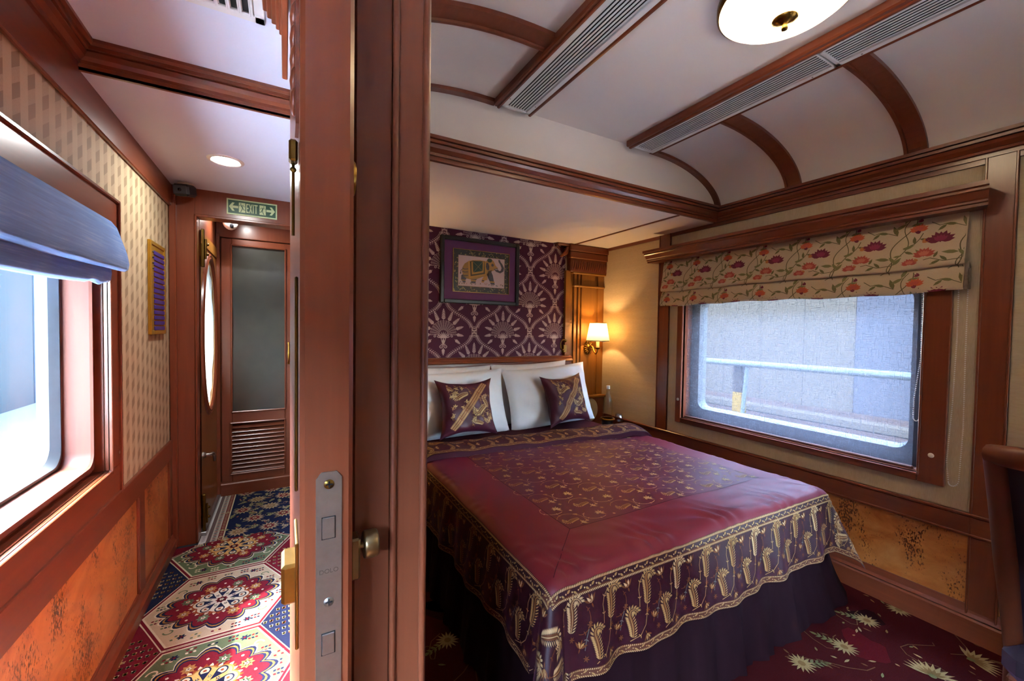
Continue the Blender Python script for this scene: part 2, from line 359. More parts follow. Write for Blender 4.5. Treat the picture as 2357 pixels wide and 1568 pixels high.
# ---------------- corridor carpet
NAVY, CRIM, GRN, BEI, CREAM, GOLD, RUST = H('1b1e33'), H('601620'), H('566043'), H('a48f72'), H('b8a88a'), H('85602f'), H('7a381c')
def scallop(rx, ry, n, amp, k=96):
    P = []
    for i in range(k):
        t = 2*pi*i/k; q = 1+amp*abs(cos(n*t/2))-amp*.5+.05*cos(4*t); P.append((rx*q*cos(t), ry*q*sin(t)))
    return P
def glyph(p, x, y, c1, c2, lay, s=1):
    for k in range(3):
        for j in (0, 1): p.leaf(x+(k-1)*.011*s, y+(j-.5)*.009*s, .7 if j else -.7, .012*s, .010*s, c1 if (k+j) % 2 else c2, lay)
def medallion(p, ground):
    HEX = [(-.305, 0), (-.17, -.266), (.17, -.266), (.305, 0), (.17, .266), (-.17, .266)]
    sc = lambda f: [(x*f, y*f) for x, y in HEX]
    p.poly(sc(1.0), CREAM, 1); p.poly(sc(.985), CRIM, 2); p.poly(sc(.945), CREAM, 3); p.poly(sc(.92), ground, 4)
    other = NAVY
    for k, (x, y) in enumerate([(-.23, .0), (.23, 0), (-.19, .1), (.19, .1), (-.19, -.1), (.19, -.1), (-.14, .2), (.14, .2), (-.14, -.2), (.14, -.2), (0, .215), (0, -.215), (-.07, .222), (.07, .222), (-.07, -.222), (.07, -.222), (-.235, .05), (.235, .05), (-.235, -.05), (.235, -.05)]):
        glyph(p, x, y, [CRIM, NAVY, H('b0925a') if ground == BEI else CREAM][k % 3], [NAVY, CRIM, CRIM][k % 3] if k % 2 else GRN if ground == BEI else CREAM, 5, 1.15)
    for sx in (-1, 1):
        for sy in (-1, 1):
            p.spiral(sx*.165, sy*.145, .022, 0 if sx > 0 else pi, .8, .006, CREAM if ground != BEI else GRN, 5, sx*sy); p.flower(sx*.115, sy*.205, .018, 6, NAVY, CRIM, 6)
    p.poly(scallop(.218, .188, 16, .17), CREAM, 6); p.poly(scallop(.212, .182, 16, .17), NAVY, 7); p.poly(scallop(.202, .172, 16, .17), GOLD, 8); p.poly(scallop(.195, .165, 16, .17), NAVY, 9); p.poly(scallop(.186, .157, 16, .17), CRIM, 10)
    for k in range(8):
        a = pi/8+k*pi/4; x, y = .145*cos(a), .122*sin(a)
        p.flower(x, y, .027, 8, GRN if k % 2 else H('9a6b3a'), CREAM, 11, .6); p.flower(x, y, .012, 5, CREAM, CRIM, 13)
        p.disc(.165*cos(a+.39), .138*sin(a+.39), .006, CREAM, 11, 5)
    n = 40
    for k in range(n):
        a = 2*pi*k/n; rr = 1+.16*abs(cos(4*a)); p.leaf(.088*rr*cos(a), .074*rr*sin(a), a, .026, .016, CREAM if k % 2 else RUST, 11)
    p.poly([(.1*(1+.16*abs(cos(4*a)))*cos(a), .084*(1+.16*abs(cos(4*a)))*sin(a)) for a in [2*pi*k/64 for k in range(64)]], RUST if ground == BEI else GOLD, 12)
    p.poly([(.094*(1+.16*abs(cos(4*a)))*cos(a), .078*(1+.16*abs(cos(4*a)))*sin(a)) for a in [2*pi*k/64 for k in range(64)]], H('b5a68c') if ground == BEI else H('b98c50'), 13)
    for k in range(8):
        a = k*pi/4
        p.push(.03*cos(a), .025*sin(a), a)
        for w, c, l in ((1.0, NAVY, 14), (.72, CREAM, 15), (.3, RUST, 16)):
            P = [(0.0, 0)]+[(.048+.021*w*cos(t), .020*w*sin(t)) for t in [-2.3+4.6*i/12 for i in range(13)]]
            p.poly(P if w == 1 else P[1:], c, l)
        p.pop(); p.flower(.05*cos(a+.39), .042*sin(a+.39), .009, 5, GRN if k % 2 else NAVY, CREAM, 14)
    p.flower(0, 0, .026, 8, CRIM, NAVY, 14, .8); p.flower(0, 0, .011, 6, CREAM, RUST, 16)
def side_diamond(p, col):
    for k in range(11):
        for j in range(-5, 6):
            x, y = (k-5)*.024, j*.036
            if abs(x)/.15+abs(y)/.2 > .86: continue
            p.leaf(x-.006, y-.006, .8, .02, .013, [H('a98a55'), CREAM, RUST if col == NAVY else GRN][(k*2+j) % 3], 1); p.leaf(x+.006, y-.006, 2.3, .02, .012, [CREAM, H('a98a55'), H('9a7a44')][(k+j) % 3], 1)
    p.flower(0, 0, .03, 8, H('a98a55'), CRIM, 3); p.flower(0, .075, .02, 6, CREAM, RUST, 3); p.flower(0, -.075, .02, 6, CREAM, RUST, 3)
def corridor_carpet():
    p = Pat(); x0, x1, y0, y1 = -.572, .064, -1.85, 2.975
    for k in range(-7, 3):
        yc = 2.32+k*.535; p.push(-.262, yc); medallion(p, BEI if k % 2 == 0 else GRN); p.pop()
    for k in range(-8, 3):
        for sx in (0, 1):
            yc = 2.32+(k+.5)*.535; c = NAVY if (k+sx) % 2 == 0 else CRIM
            X = -.567 if sx == 0 else .043
            p.push(X, yc)
            p.poly([(-.152, 0), (0, -.285), (.152, 0), (0, .285)], CREAM, -3); p.poly([(-.142, 0), (0, -.262), (.142, 0), (0, .262)], c, -2); side_diamond(p, c); p.pop()
    g, cols = G(), []
    bg_ = Pat(); bg_.rect(x0, x1, y0, y1, CRIM, 0); bg_.into(g, cols, lambda x, y, h: (x, y, h)); p.into(g, cols, lambda x, y, h: (x, y, h), .001, .00025, (x0, x1, y0, y1))
    o = g.build('floor', 'carpet', None, 'patterned corridor carpet of hexagonal red, green and beige medallions', kind='structure'); colour(o, cols)
corridor_carpet()
def vestibule_carpet():
    p = Pat(); g, cols = G(), []; x0, x1, y0, y1 = -.45, .55, 2.975, 3.8
    p.rect(x0, x1, y0, y1, H('171b33'), 0)
    for a, b, c in ((-.45, -.415, H('b9b4ae')), (-.415, -.395, H('5b4a48')), (-.395, -.36, H('a59a8c')), (-.36, -.335, CRIM), (-.335, -.328, CREAM)): p.rect(a, b, y0, y1, c, 1)
    for k in range(34):
        y = y0+.012+k*.024; p.leaf(-.39, y, .6, .03, .013, CRIM if k % 2 else NAVY, 2); p.leaf(-.358, y, .2, .022, .01, BEI, 2); p.leaf(-.44, y+.01, .9, .03, .01, H('8d8890'), 2)
    rnd = random.Random(3); B2, B3 = H('978162'), H('7a6040')
    for i in range(5):
        for j in range(5):
            x, y = -.26+i*.17+(j % 2)*.08, y0+.08+j*.17
            p.flower(x, y, .062, 14, B2, B3, 2, .3, i); p.flower(x, y, .04, 10, CRIM if (i+j) % 3 else B3, B2, 4, .4); p.flower(x, y, .018, 6, B2, RUST, 6)
            for k in range(5):
                a = rnd.random()*6.28; p.sprig(x+.07*cos(a), y+.07*sin(a), a+.5, .055, .022, 3, B2 if k % 2 else H('8a8358'), 2, .003)
            p.spiral(x+.085, y+.02, .025, rnd.random()*6, 1, .004, B3, 2)
    for k in range(230):
        a = rnd.random()*6.28; p.leaf(rnd.uniform(-.32, .5), rnd.uniform(y0+.01, y1-.01), a, rnd.uniform(.018, .04), .012, [B2, B3, H('6d6a48'), H('7d4a38')][k % 4], 1)
    p.into(g, cols, lambda x, y, h: (x, y, h), .0005, .0003, (x0, x1, y0, y1))
    colour(g.build('floor', 'carpet', None, 'navy floral vestibule carpet with a striped red and cream border', kind='structure'), cols)
vestibule_carpet()
def bedroom_carpet():
    p = Pat(); g, cols = G(), []; x0, x1, y0, y1 = .137, 2.56, -1.85, 2.95
    p.rect(x0, x1, y0, y1, H('360c0d'), 0); rnd = random.Random(11)
    T1, T2, T3, VN = H('8f7a52'), H('775d36'), H('66633f'), H('5a412a')
    for k in range(120):
        x, y, r = rnd.uniform(x0, x1), rnd.uniform(y0, 2.2), rnd.uniform(.04, .1)
        p.poly([(x+r*(1+.3*sin(3*t+k))*cos(t), y+r*(1+.3*cos(2*t+k))*sin(t)) for t in [2*pi*i/14 for i in range(14)]], H('1f0709') if k % 3 else H('480d12'), 1)
    for k in range(900):
        x, y = rnd.uniform(x0, x1), rnd.uniform(y0, 1.6); p.leaf(x, y, rnd.uniform(0, 6.28), rnd.uniform(.015, .035), .010, [T1, T2, T3, VN][k % 4], 2)
    for i in range(10):
        for j in range(16):
            x, y = x0+.08+i*.26+(j % 2)*.13+rnd.uniform(-.03, .03), y0+.05+j*.26+rnd.uniform(-.03, .03)
            if y > 1.2 and .75 < x < 2.1: continue
            a = rnd.uniform(0, 6.28); kind = (i*3+j) % 3
            if kind == 0:
                for k in range(11): p.leaf(x, y, a-1.3+2.6*k/10, .085, .016, T1, 3)
                for k in range(7): p.leaf(x, y, a-1.1+2.2*k/6, .05, .013, T2, 4)
                p.disc(x, y, .012, T3, 5)
            elif kind == 1:
                p.flower(x, y, .05, 15, T1, T2, 3, .22, a); p.sprig(x, y, a, .11, .035, 4, T3, 2, .004)
            else:
                for k in range(6): p.leaf(x+rnd.uniform(-.05, .05), y+rnd.uniform(-.05, .05), rnd.uniform(0, 6.28), .05, .018, T1 if k % 2 else T3, 3)
                p.flower(x, y, .03, 7, T2, T1, 4, .4)
            q = [(x+.02*t*cos(a)+.05*sin(t*.7+a), y+.02*t*sin(a)+.05*cos(t*.9)) for t in range(12)]; p.stroke(q, .004, VN, 2)
    p.into(g, cols, lambda x, y, h: (x, y, h), .0005, .0003, (x0, x1, y0, y1))
    colour(g.build('floor', 'carpet', None, 'dark red bedroom carpet with beige daisies and leafy vines', kind='structure'), cols)
bedroom_carpet()

# ---------------- corridor left wall with its window hole
LW = G()
for d in ((-1.95, -1.04, -.1, 2.46), (.124, .86, -.1, 2.46), (2.024, 3.10, -.1, 2.46), (3.68, 3.9, -.1, 2.46), (3.10, 3.68, -.1, .68), (3.10, 3.68, 1.79, 2.46), (.86, 2.024, -.1, .755), (.86, 2.024, 1.64, 2.46), (-1.04, .124, -.1, .755), (-1.04, .124, 1.64, 2.46)): LW.box(-.72, CW, *d)
wl = st('wall_left', LW, 'block', 'corridor outer wall papered in beige tumbling-block pattern')
# dado : rail, stiles, burl panels
for a, b in ((-1.8, .15), (.25, 2.38), (2.46, 2.93)):
    box('burl_panel', (CW, CW+.004, a, b, .09, .53), 'burl', wl, .001)
for a, b in ((.15, .25), (2.38, 2.46), (2.93, 3.01)): box('stile', (CW, CW+.012, a, b, .085, .55), W['Z'], wl)
box('dado_rail', (CW, CW+.014, -1.9, 3.01, .53, .636), W['Y'], wl, .003)
for a, b in ((-1.8, .15), (.25, 2.38), (2.46, 2.93)):
    for z0, z1 in ((.083, .094), (.526, .536)): box('panel_bead', (CW, CW+.010, a, b, z0, z1), W['Y'], wl, .003)
    for y in (a, b-.01): box('panel_bead', (CW, CW+.010, y, y+.01, .09, .53), W['Z'], wl, .003)
st('baseboard_left', G().prism([(0, 0), (.03, 0), (.03, .05), (.022, .062), (.016, .085), (0, .085)], (CW, -1.9, 0), (CW, 3.01, 0), (1, 0, 0), (0, 0, 1)), W['Y'], 'mahogany skirting board below the corridor burl panels')
st('trim_1', G().box(CW, CW+.016, -1.9, 3.01, 1.97, 2.10, .004), W['Y'], 'mahogany fascia board above the corridor wallpaper')
# window 1
def wpart(name, g, mat, par): 
    o = g.build(name, mat, par); o.matrix_parent_inverse = Matrix.Translation(-Vector(par.location)); return o
def rectring(g, y0, y1, z0, z1, w, xa, xb):
    for d in ((y0, y0+w, z0, z1), (y1-w, y1, z0, z1), (y0+w, y1-w, z0, z0+w), (y0+w, y1-w, z1-w, z1)): g.box(xa, xb, *d, .002)
for wn_, ws, wlab in ((1, 0, 'corridor train window with rounded glass and stepped mahogany casing'), (3, -1.9, 'added corridor train window behind the viewer, lets in more daylight')):  # the one behind the viewer is added to light the corridor
    w1 = empty('window_%d' % wn_, wlab, kind='structure', loc=(CW, 1.44+ws, .64))
    YA, YB, ZA, ZB = .735+ws, 2.128+ws, .640, 1.768; ya, yb, za, zb = .86+ws, 2.024+ws, .755, 1.64
    g = G()
    cas = [(0, 0), (.012, 0), (.02, .004), (.022, .012), (.016, .02), (.016, .075), (.024, .082), (.026, .092), (.018, .1), (.018, .108), (0, .108)]
    for (nm, d) in (('casing_side', (CW, CW+.018, yb, YB, za, zb)), ('casing_side', (CW, CW+.018, YA, ya, za, zb)), ('casing_top', (CW, CW+.018, YA, YB, zb, ZB)), ('casing_bottom', (CW, CW+.018, YA, YB, ZA, za))):
        wpart(nm, G().box(*d, .003), W['Y' if 'side' not in nm else 'Z'], w1)
    g = G()
    o_ = [(YB, ZB), (YA, ZB), (YA, ZA), (YB, ZA)]
    rectring(g, YA, YB, ZA, ZB, .012, CW+.01, CW+.026); wpart('outer_bead', g, W['Z'], w1)
    g = G(); rectring(g, ya-.014, yb+.014, za-.014, zb+.014, .014, CW+.01, CW+.024); wpart('inner_bead', g, W['Z'], w1)
    # recessed channel + inner rounded frame + reveal
    g = G(); rectring(g, ya-.002, yb+.002, za-.002, zb+.002, .03, -.635, -.612); wpart('channel', g, W['Z'], w1)
    g = G()
    for (x0, x1, dd) in ((-.635, CW, None),): 
        for d in ((ya-.002, ya+.002, za, zb), (yb-.002, yb+.002, za, zb), (ya, yb, za-.002, za+.002), (ya, yb, zb-.002, zb+.002)): g.box(x0, x1, *d)
    wpart('channel_lining', g, W['Z'], w1)
    n_ = 6; out = rrect(ya+.028, yb-.028, za+.02, zb-.02, .012, n_); in1 = rrect(ya+.05, yb-.05, za+.04, zb-.04, .045, n_); in2 = rrect(ya+.052, yb-.052, za+.042, zb-.042, .045, n_); in3 = rrect(ya+.056, yb-.052, za+.046, zb-.046, .045, n_)
    g = G(); ring(g, out, out, lambda i, p: (-.635 if i == 0 else -.598, *p)); ring(g, out, in1, lambda i, p: (-.598 if i == 0 else -.592, *p), 0, True); ring(g, in1, in2, lambda i, p: (-.592 if i == 0 else -.6, *p), 0, True); ring(g, in2, in3, lambda i, p: (-.6 if i == 0 else -.672, *p), 0, True)
    wpart('sash_frame', g, 'sash_wood_Z', w1)
    i4 = rrect(ya+.085, yb-.085, za+.075, zb-.075, .06, n_); i45 = rrect(ya+.07, yb-.07, za+.06, zb-.06, .055, n_)
    g = G(); ring(g, in3, i45, lambda i, p: (-.672 if i == 0 else -.668, *p), 0, True); ring(g, i45, i4, lambda i, p: (-.668 if i == 0 else -.69, *p), 0, True); ring(g, i4, i4, lambda i, p: (-.69 if i == 0 else -.72, *p)); wpart('gasket', g, 'rubber', w1)
    g = G(); P = rrect(ya+.08, yb-.08, za+.07, zb-.07, .06, n_); g.add([(-.694, *p) for p in P], [tuple(range(len(P)))]); g.add([(-.698, *p) for p in P], [tuple(range(len(P)))[::-1]]); ring(g, P, P, lambda i, p: (-.694 if i == 0 else -.698, *p)); wpart('glass_pane', g, 'window_glass', w1)
    g = G().lathe([(0, .006), (.007, .005), (.009, 0)], (CW+.014, YB-.01, .80), 'X', 12); wpart('screw', g, 'steel', w1)

# ---------------- corridor ceilings
st('ceiling', G().box(-.60, .3, 1.80, 3.01, 2.09, 2.2), 'ceiling_white', 'flat white corridor ceiling beyond the cross beam')
st('ceiling', G().box(-.60, .3, -1.95, 1.82, 2.168, 2.3), 'ceiling_white', 'raised white corridor ceiling tray near the doorway')
PROF = [(0, 0), (.010, 0), (.010, .010), (.016, .008), (.019, .018), (.024, .016), (.026, .026), (.040, .034), (.046, .048), (.044, .054), (.052, .054), (.054, .064), (.060, .062), (.066, .070), (.066, .08), (0, .08)]
PX = [(-a, b) for a, b in PROF]
c = st('trim_2', G().prism(PROF, (CW, -1.9, 2.088), (CW, 1.81, 2.088), (1, 0, 0), (0, 0, 1), m1=1), W['Y'], 'stepped mahogany crown moulding along the corridor ceiling tray')
st('trim_3', G().prism([(a, b) for a, b in PROF], (CW, 1.81, 2.088), (.2, 1.81, 2.088), (0, -1, 0), (0, 0, 1), m0=1), W['X'], 'mahogany crown moulding crossing the corridor ceiling')
# partition with opening at Y 3.01
st('wall_far', G().box(-.60, -.463, 3.01, 3.09, -.1, 2.46, .003).box(-.463, .55, 3.01, 3.09, 1.94, 2.46, .003), W['Z'], 'mahogany partition and lintel at the end of the corridor')
g = G().box(-.463, -.452, 3.002, 3.10, 0, 1.94, .003).box(-.463, .5, 3.002, 3.1, 1.93, 1.945, .003); st('trim_4', g, W['Z'], 'thin mahogany edging around the corridor opening')
st('trim_5', G().box(-.578, -.545, 2.985, 3.012, 0, 2.09, .005), W['Z'], 'narrow mahogany corner post beside the papered corridor wall')
# vestibule: left wall (oval door), end cabinet wall, right wall
vw = st('wall_far', G().box(-.60, -.47, 3.09, 3.9, -.1, .02).box(-.60, -.45, 3.09, 3.9, 1.87, 2.46).box(-.60, -.45, 3.785, 3.9, 0, 1.9), W['Z'], 'mahogany vestibule side wall above the oval-windowed door')
st('ceiling', G().box(-.60, .6, 3.01, 3.95, 2.09, 2.2), 'ceiling_white', 'white vestibule ceiling with a joint strip')
box('trim_6', (-.07, -.055, 3.09, 3.78, 2.078, 2.092), 'ceiling_white', kind='structure', label='white joint strip across the vestibule ceiling')
st('wall_far', G().box(-.46, .6, 3.78, 3.95, -.1, 2.46), W['Z'], 'mahogany end wall behind the louvred vestibule door')
st('wall_far', G().box(.55, .65, 3.01, 3.95, -.1, 2.46), W['Z'], 'mahogany right side wall of the vestibule')
# ---------------- oval door
d2 = empty('door_2', 'orange-brown outer coach door with a tall oval window', kind='structure', loc=(-.46, 3.44, 0))
oy, oz, ra, rb_ = 3.385, 1.235, .30, .525
def door_panel():
    n = 64; g = G(); y0, y1, z0, z1 = 3.092, 3.785, .02, 1.87; O, I = [], []
    for k in range(n):
        a = 2*pi*k/n; I.append((oy+ra*.9*cos(a), oz+rb_*.93*sin(a))); t = min(((y1-oy)/cos(a) if cos(a) > 1e-6 else 9), ((y0-oy)/cos(a) if cos(a) < -1e-6 else 9), ((z1-oz)/sin(a) if sin(a) > 1e-6 else 9), ((z0-oz)/sin(a) if sin(a) < -1e-6 else 9)); O.append((oy+t*cos(a), oz+t*sin(a)))
    ring(g, O, I, lambda i, p: (-.447, *p)); ring(g, O, I, lambda i, p: (-.49, *p)); ring(g, I, I, lambda i, p: (-.447 if i == 0 else -.6, *p)); return g
wpart('door_panel', door_panel(), MATS['honey_Z'], d2)
def oval_ring(r0, r1, xs):
    n = 64; g = G(); prev = None
    for k in range(len(xs)-1):
        (f0, xa), (f1, xb) = xs[k], xs[k+1]
        A = [(oy+(ra+f0)*cos(2*pi*i/n), oz+(rb_+f0)*sin(2*pi*i/n)) for i in range(n)]; B = [(oy+(ra+f1)*cos(2*pi*i/n), oz+(rb_+f1)*sin(2*pi*i/n)) for i in range(n)]
        ring(g, A, B, lambda i, p: (xa if i == 0 else xb, *p), 0, True)
    return g
wpart('oval_frame', oval_ring(0, 0, [(.012, -.447), (.010, -.436), (0, -.43), (-.012, -.434), (-.02, -.43), (-.03, -.436), (-.038, -.445)]), W['Z'], d2)
g = G(); P = [(oy+(ra-.04)*cos(2*pi*k/48), oz+(rb_-.04)*sin(2*pi*k/48)) for k in range(48)]; g.add([(-.4475, *p) for p in P], [tuple(range(48))]); g.add([(-.450, *p) for p in P], [tuple(range(48))[::-1]]); wpart('oval_pane', g, 'window_glass', d2)
sheer('net_cloth', lin('5f625a'), .03, .6, False)
g = G().grid(lambda u, v: (-.458+.004*sin(v*40), oy-ra*.9+2*ra*.9*v, oz-rb_*.92+2*rb_*.92*u), 4, 60); wpart('net_curtain', g, 'net_cloth', d2)
h = wpart('door_handle', G().lathe([(.0, .02), (.016, .016), (.02, 0)], (-.447, 3.13, .49), 'X', 12).tube([(-.44, 3.13, .49), (-.405, 3.13, .49), (-.4, 3.16, .487), (-.4, 3.22, .46), (-.4, 3.235, .42)], [.009, .009, .01, .011, .008], 8), 'steel', d2)
for z in (1.76, .13):
    wpart('bolt', G().box(-.447, -.43, 3.105, 3.125, z-.11, z+.12, .003).tube([(-.425, 3.115, z-.06), (-.425, 3.115, z+.06)], .006).ball((-.418, 3.13, z+.03), .009).ball((-.418, 3.13, z-.03), .009), 'antique_brass', d2)
wpart('upper_panel', G().box(-.447, -.441, 3.1, 3.78, 1.79, 1.865, .002), MATS['honey_Y'], d2)
box('trim_8', (-.46, -.425, 3.09, 3.78, 0, .022), 'aluminium', kind='structure', label='metal threshold strip below the oval-windowed door')
# ---------------- louvred vestibule door
d3 = empty('door_3', 'mahogany vestibule door with dark frosted glass above louvres', kind='structure', loc=(-.18, 3.77, 0))
YD = 3.765
wpart('door_frame', G().box(-.45, -.425, 3.73, 3.785, 0, 1.98, .004).box(-.45, .2, 3.74, 3.785, 1.955, 2.09, .004).box(.05, .2, 3.74, 3.785, 0, 1.98, .004), W['Z'], d3)
for d in ((-.42, -.352, .1, 1.95), (-.002, .045, .1, 1.95)): wpart('stile', G().box(d[0], d[1], YD-.012, YD+.02, d[2], d[3], .003), W['Z'], d3)
for z0, z1 in ((.1, .165), (.545, .635), (1.90, 1.95)): wpart('rail', G().box(-.352, -.002, YD-.012, YD+.02, z0, z1, .003), W['X'], d3)
def bead(x0, x1, z0, z1, w=.012):
    g = G()
    for d in ((x0, x0+w, z0, z1), (x1-w, x1, z0, z1), (x0, x1, z0, z0+w), (x0, x1, z1-w, z1)): g.box(d[0], d[1], YD-.022, YD, d[2], d[3], .004)
    return g
wpart('glass_bead', bead(-.362, .008, .628, 1.91), W['Z'], d3); wpart('louvre_bead', bead(-.372, .006, .15, .555), W['Z'], d3)
wpart('glass_pane', G().box(-.352, -.002, YD, YD+.008, .635, 1.90), 'frosted', d3)
wpart('louvre_back', G().box(-.36, 0, YD+.012, YD+.018, .16, .55), 'void_dark', d3)
sl = G().prism([(-.014, -.012), (-.010, -.014), (.012, .008), (.010, .012)], (-.36, YD, 0), (-.006, YD, 0), (0, 1, 0), (0, 0, 1)).mesh('slat'); sl.materials.append(W['X'])
for k in range(12):
    s_ = bpy.data.objects.new('slat', sl); link(s_, d3); s_.matrix_parent_inverse = Matrix.Translation(-Vector(d3.location)); s_.location = (0, 0, .18+k*.031)
wpart('door_handle', G().tube([(.024, YD-.02, 1.0), (.026, YD-.045, 1.03), (.026, YD-.048, 1.08), (.026, YD-.045, 1.13), (.024, YD-.02, 1.16)], [.006, .007, .011, .007, .006], 8).ball((.024, YD-.016, 1.0), .01).ball((.024, YD-.016, 1.16), .01), 'brass', d3)
st('baseboard_far', G().prism([(0, 0), (.045, 0), (.045, .085), (.035, .092), (.035, .1), (0, .105)], (-.45, 3.785, 0), (.55, 3.785, 0), (0, -1, 0), (0, 0, 1)), W['X'], 'mahogany plinth under the louvred vestibule door')
# ---------------- divider wall between corridor and bedroom, doorway jambs
dv = st('wall_divider', G().box(.064, .137, .47, 3.01, -.1, 2.46).box(.064, .137, -1.95, -.5, -.1, 2.46).box(.064, .137, -.5, .47, 2.12, 2.46), W['Z'], 'mahogany wall dividing the corridor from the bedroom')
st('trim_9', G().box(.0622, .101, .452, .475, 0, 2.15, .002).box(.101, .134, .447, .475, 0, 2.15, .002).lathe([(.0035, 0), (.0035, 2.15)], (.1025, .446, 0), 'Z', 10).lathe([(.004, 0), (.004, 2.15)], (.1355, .447, 0), 'Z', 10).lathe([(.003, 0), (.003, 2.15)], (.1395, .455, 0), 'Z', 10), MATS['dark_wood_Z'], 'beaded dark doorway jamb beside the open sliding door')
# ---------------- sliding door
d1 = empty('door_1', 'open mahogany sliding door seen on its edge with a steel lock plate', kind='structure', loc=(.034, .8, 0))
wpart('door_leaf', G().box(.0115, .0565, .41, 1.25, .01, 2.06, .004), W['Z'], d1)
fp = wpart('lock_plate', G().prism([(.0245, .9), (.0465, .9), (.0465, 1.160), (.042, 1.166), (.029, 1.166), (.0245, 1.160)], (0, .41, 0), (0, .4085, 0), (1, 0, 0), (0, 0, 1)), 'steel', d1)
def lockpart(nm, g, mat):
    return g.build(nm, mat, fp)
for z in (1.1545, 1.044, .965):
    lockpart('screw', G().lathe([(.0045, 0), (.0043, .0006), (0, .0007)], (.0355, .4086, z), (Vector((1, 0, 0)), Vector((0, 0, 1)), Vector((0, -1, 0))), 16).box(.0325, .0385, .4077, .4081, z-.0006, z+.0006, 0, 1).box(.0349, .0361, .4077, .4081, z-.003, z+.003, 0, 1), ['antique_brass' if z > 1.1 else 'steel', 'void_dark'])
for z in (1.114, 1.005):
    lockpart('bolt_gap', G().box(.0292, .0412, .4082, .4086, z-.0105, z+.0105), 'void_dark'); lockpart('lock_bolt', G().box(.0298, .0406, .4072, .409, z-.0098, z+.0098, .0006), 'steel')
bpy_t = bpy.data.curves.new('engraving', 'FONT'); bpy_t.body = 'DOLO'; bpy_t.size = .0058; bpy_t.extrude = .0001; bpy_t.align_x = 'CENTER'
to = bpy.data.objects.new('engraving', bpy_t); COL.objects.link(to); bpy.context.view_layer.update()
me = bpy.data.meshes.new_from_object(to.evaluated_get(bpy.context.evaluated_depsgraph_get())); bpy.data.objects.remove(to)
me.transform(Matrix.Translation((.0355, .4083, 1.0715)) @ Matrix.Rotation(pi/2, 4, 'X')); me.materials.clear(); plain('engraved_steel', lin('6c665e'), .5, .05, metal=.8); me.materials.append(MATS['engraved_steel'])
to = bpy.data.objects.new('engraving', me); link(to, fp)
wpart('thumb_turn', G().box(.0565, .066, .425, .445, 1.047, 1.089, .002).lathe([(.003, 0), (.003, .006)], (.065, .435, 1.077), 'X', 10).lathe([(0, 0), (.0125, 0), (.0135, .002), (.0135, .012), (.0125, .014), (0, .014)], (.070, .435, 1.077), 'X', 28), 'bronze_knob', d1)
wpart('key_cylinder', G().box(-.0035, .0115, .45, .49, 1.025, 1.065, .003).box(.0085, .0115, .44, .5, .985, 1.09, .001), 'brass', d1)
g = G()
for k in range(13): g.ball((.0075, .455, 1.515+k*.02), .004, .007, .013, 8, rot=Matrix.Rotation(.6, 3, 'X'))
g.box(.0085, .0115, .44, .475, 1.49, 1.8); wpart('carving', g, W['Z'], d1)
wpart('door_chain', G().box(.003, .011, .46, .475, 1.462, 1.483, .002).tube([(.007, .467, 1.462-.012*k) for k in range(7)], .0016, 6).ball((.007, .467, 1.455), .003), 'antique_brass', d1)
wpart('flush_pull', G().box(.0085, .0115, .47, .52, 1.13, 1.35, .001), 'antique_brass', d1)
wpart('hook', G().lathe([(.016, -.004), (.02, 0), (.016, .004)], (.0565, .44, 1.447), 'X', 20), 'brass', d1)
# pelmet over the sliding door, corridor side
g = G().box(-.0075, .0, -.3, 1.30, 1.975, 2.17, .002)
for k, (x, z) in enumerate(((-.014, 2.085), (-.022, 2.10), (-.032, 2.115), (-.043, 2.13), (-.053, 2.15))): g.box(x, .0, -.3, 1.30+.006*k, z, 2.17, .002)
g.box(-.0075, .006, -.3, 1.30, 1.97, 1.982, .002); st('trim_10', g, W['Y'], 'stepped mahogany pelmet over the sliding door on the corridor side')
# ================================================================== bedroom shell
XW, YH = 2.57, 2.94
wy0, wy1, wz0, wz1 = .70, 2.05, .655, 1.62
g = G()
for d in ((-1.95, -1.6, -.1, 2.46), (-.25, wy0, -.1, 2.46), (-1.6, -.25, -.1, wz0), (-1.6, -.25, wz1, 2.46), (wy1, 3.05, -.1, 2.46), (wy0, wy1, -.1, wz0), (wy0, wy1, wz1, 2.46)): g.box(XW, 2.72, *d)
wr = st('wall_right', g, 'linen_wall', 'bedroom window wall covered in beige linen-weave cloth')
box('linen_panel', (XW-.002, XW, .575, 2.165, 1.60, 2.05), 'linen_wall_v', wr, 0)
box('linen_panel', (XW-.002, XW, .575, .646, .645, 1.598), 'linen_wall_v', wr, 0); box('linen_panel', (XW-.002, XW, .575, 2.165, .545, .643), 'linen_wall_v', wr, 0); box('linen_panel', (XW-.002, XW, 2.08, 2.165, .645, 1.598), 'linen_wall_v', wr, 0)
for a, b, z0 in ((2.165, 2.27, .53), (.475, .567, .1), (-.17, -.08, .1)):
    box('post', (XW-.012, XW, a, b, z0, 2.05), W['Z'], wr, .003)
    for y in (a, b-.008): box('post_bead', (XW-.017, XW, y, y+.008, z0, 2.05), W['Z'], wr, .002)
box('dado_rail', (XW-.016, XW, -1.9, 2.93, .455, .53), W['Y'], wr, .003); box('rail_bead', (XW-.022, XW, -1.9, 2.93, .53, .544), W['Y'], wr, .004); box('rail_bead', (XW-.02, XW, -1.9, 2.93, .445, .457), W['Y'], wr, .003)
for a, b in ((.567, 2.9), (-.7, .475), (-1.8, -.8)): box('burl_panel', (XW-.004, XW, a, b, .15, .445), 'burl', wr, .001)
st('baseboard_right', G().prism([(0, 0), (.02, 0), (.02, .09), (.014, .098), (.020, .106), (.014, .12), (.008, .15), (0, .15)], (XW, -1.9, 0), (XW, 2.93, 0), (-1, 0, 0), (0, 0, 1)), W['Y'], 'mahogany skirting board below the bedroom burl panel')
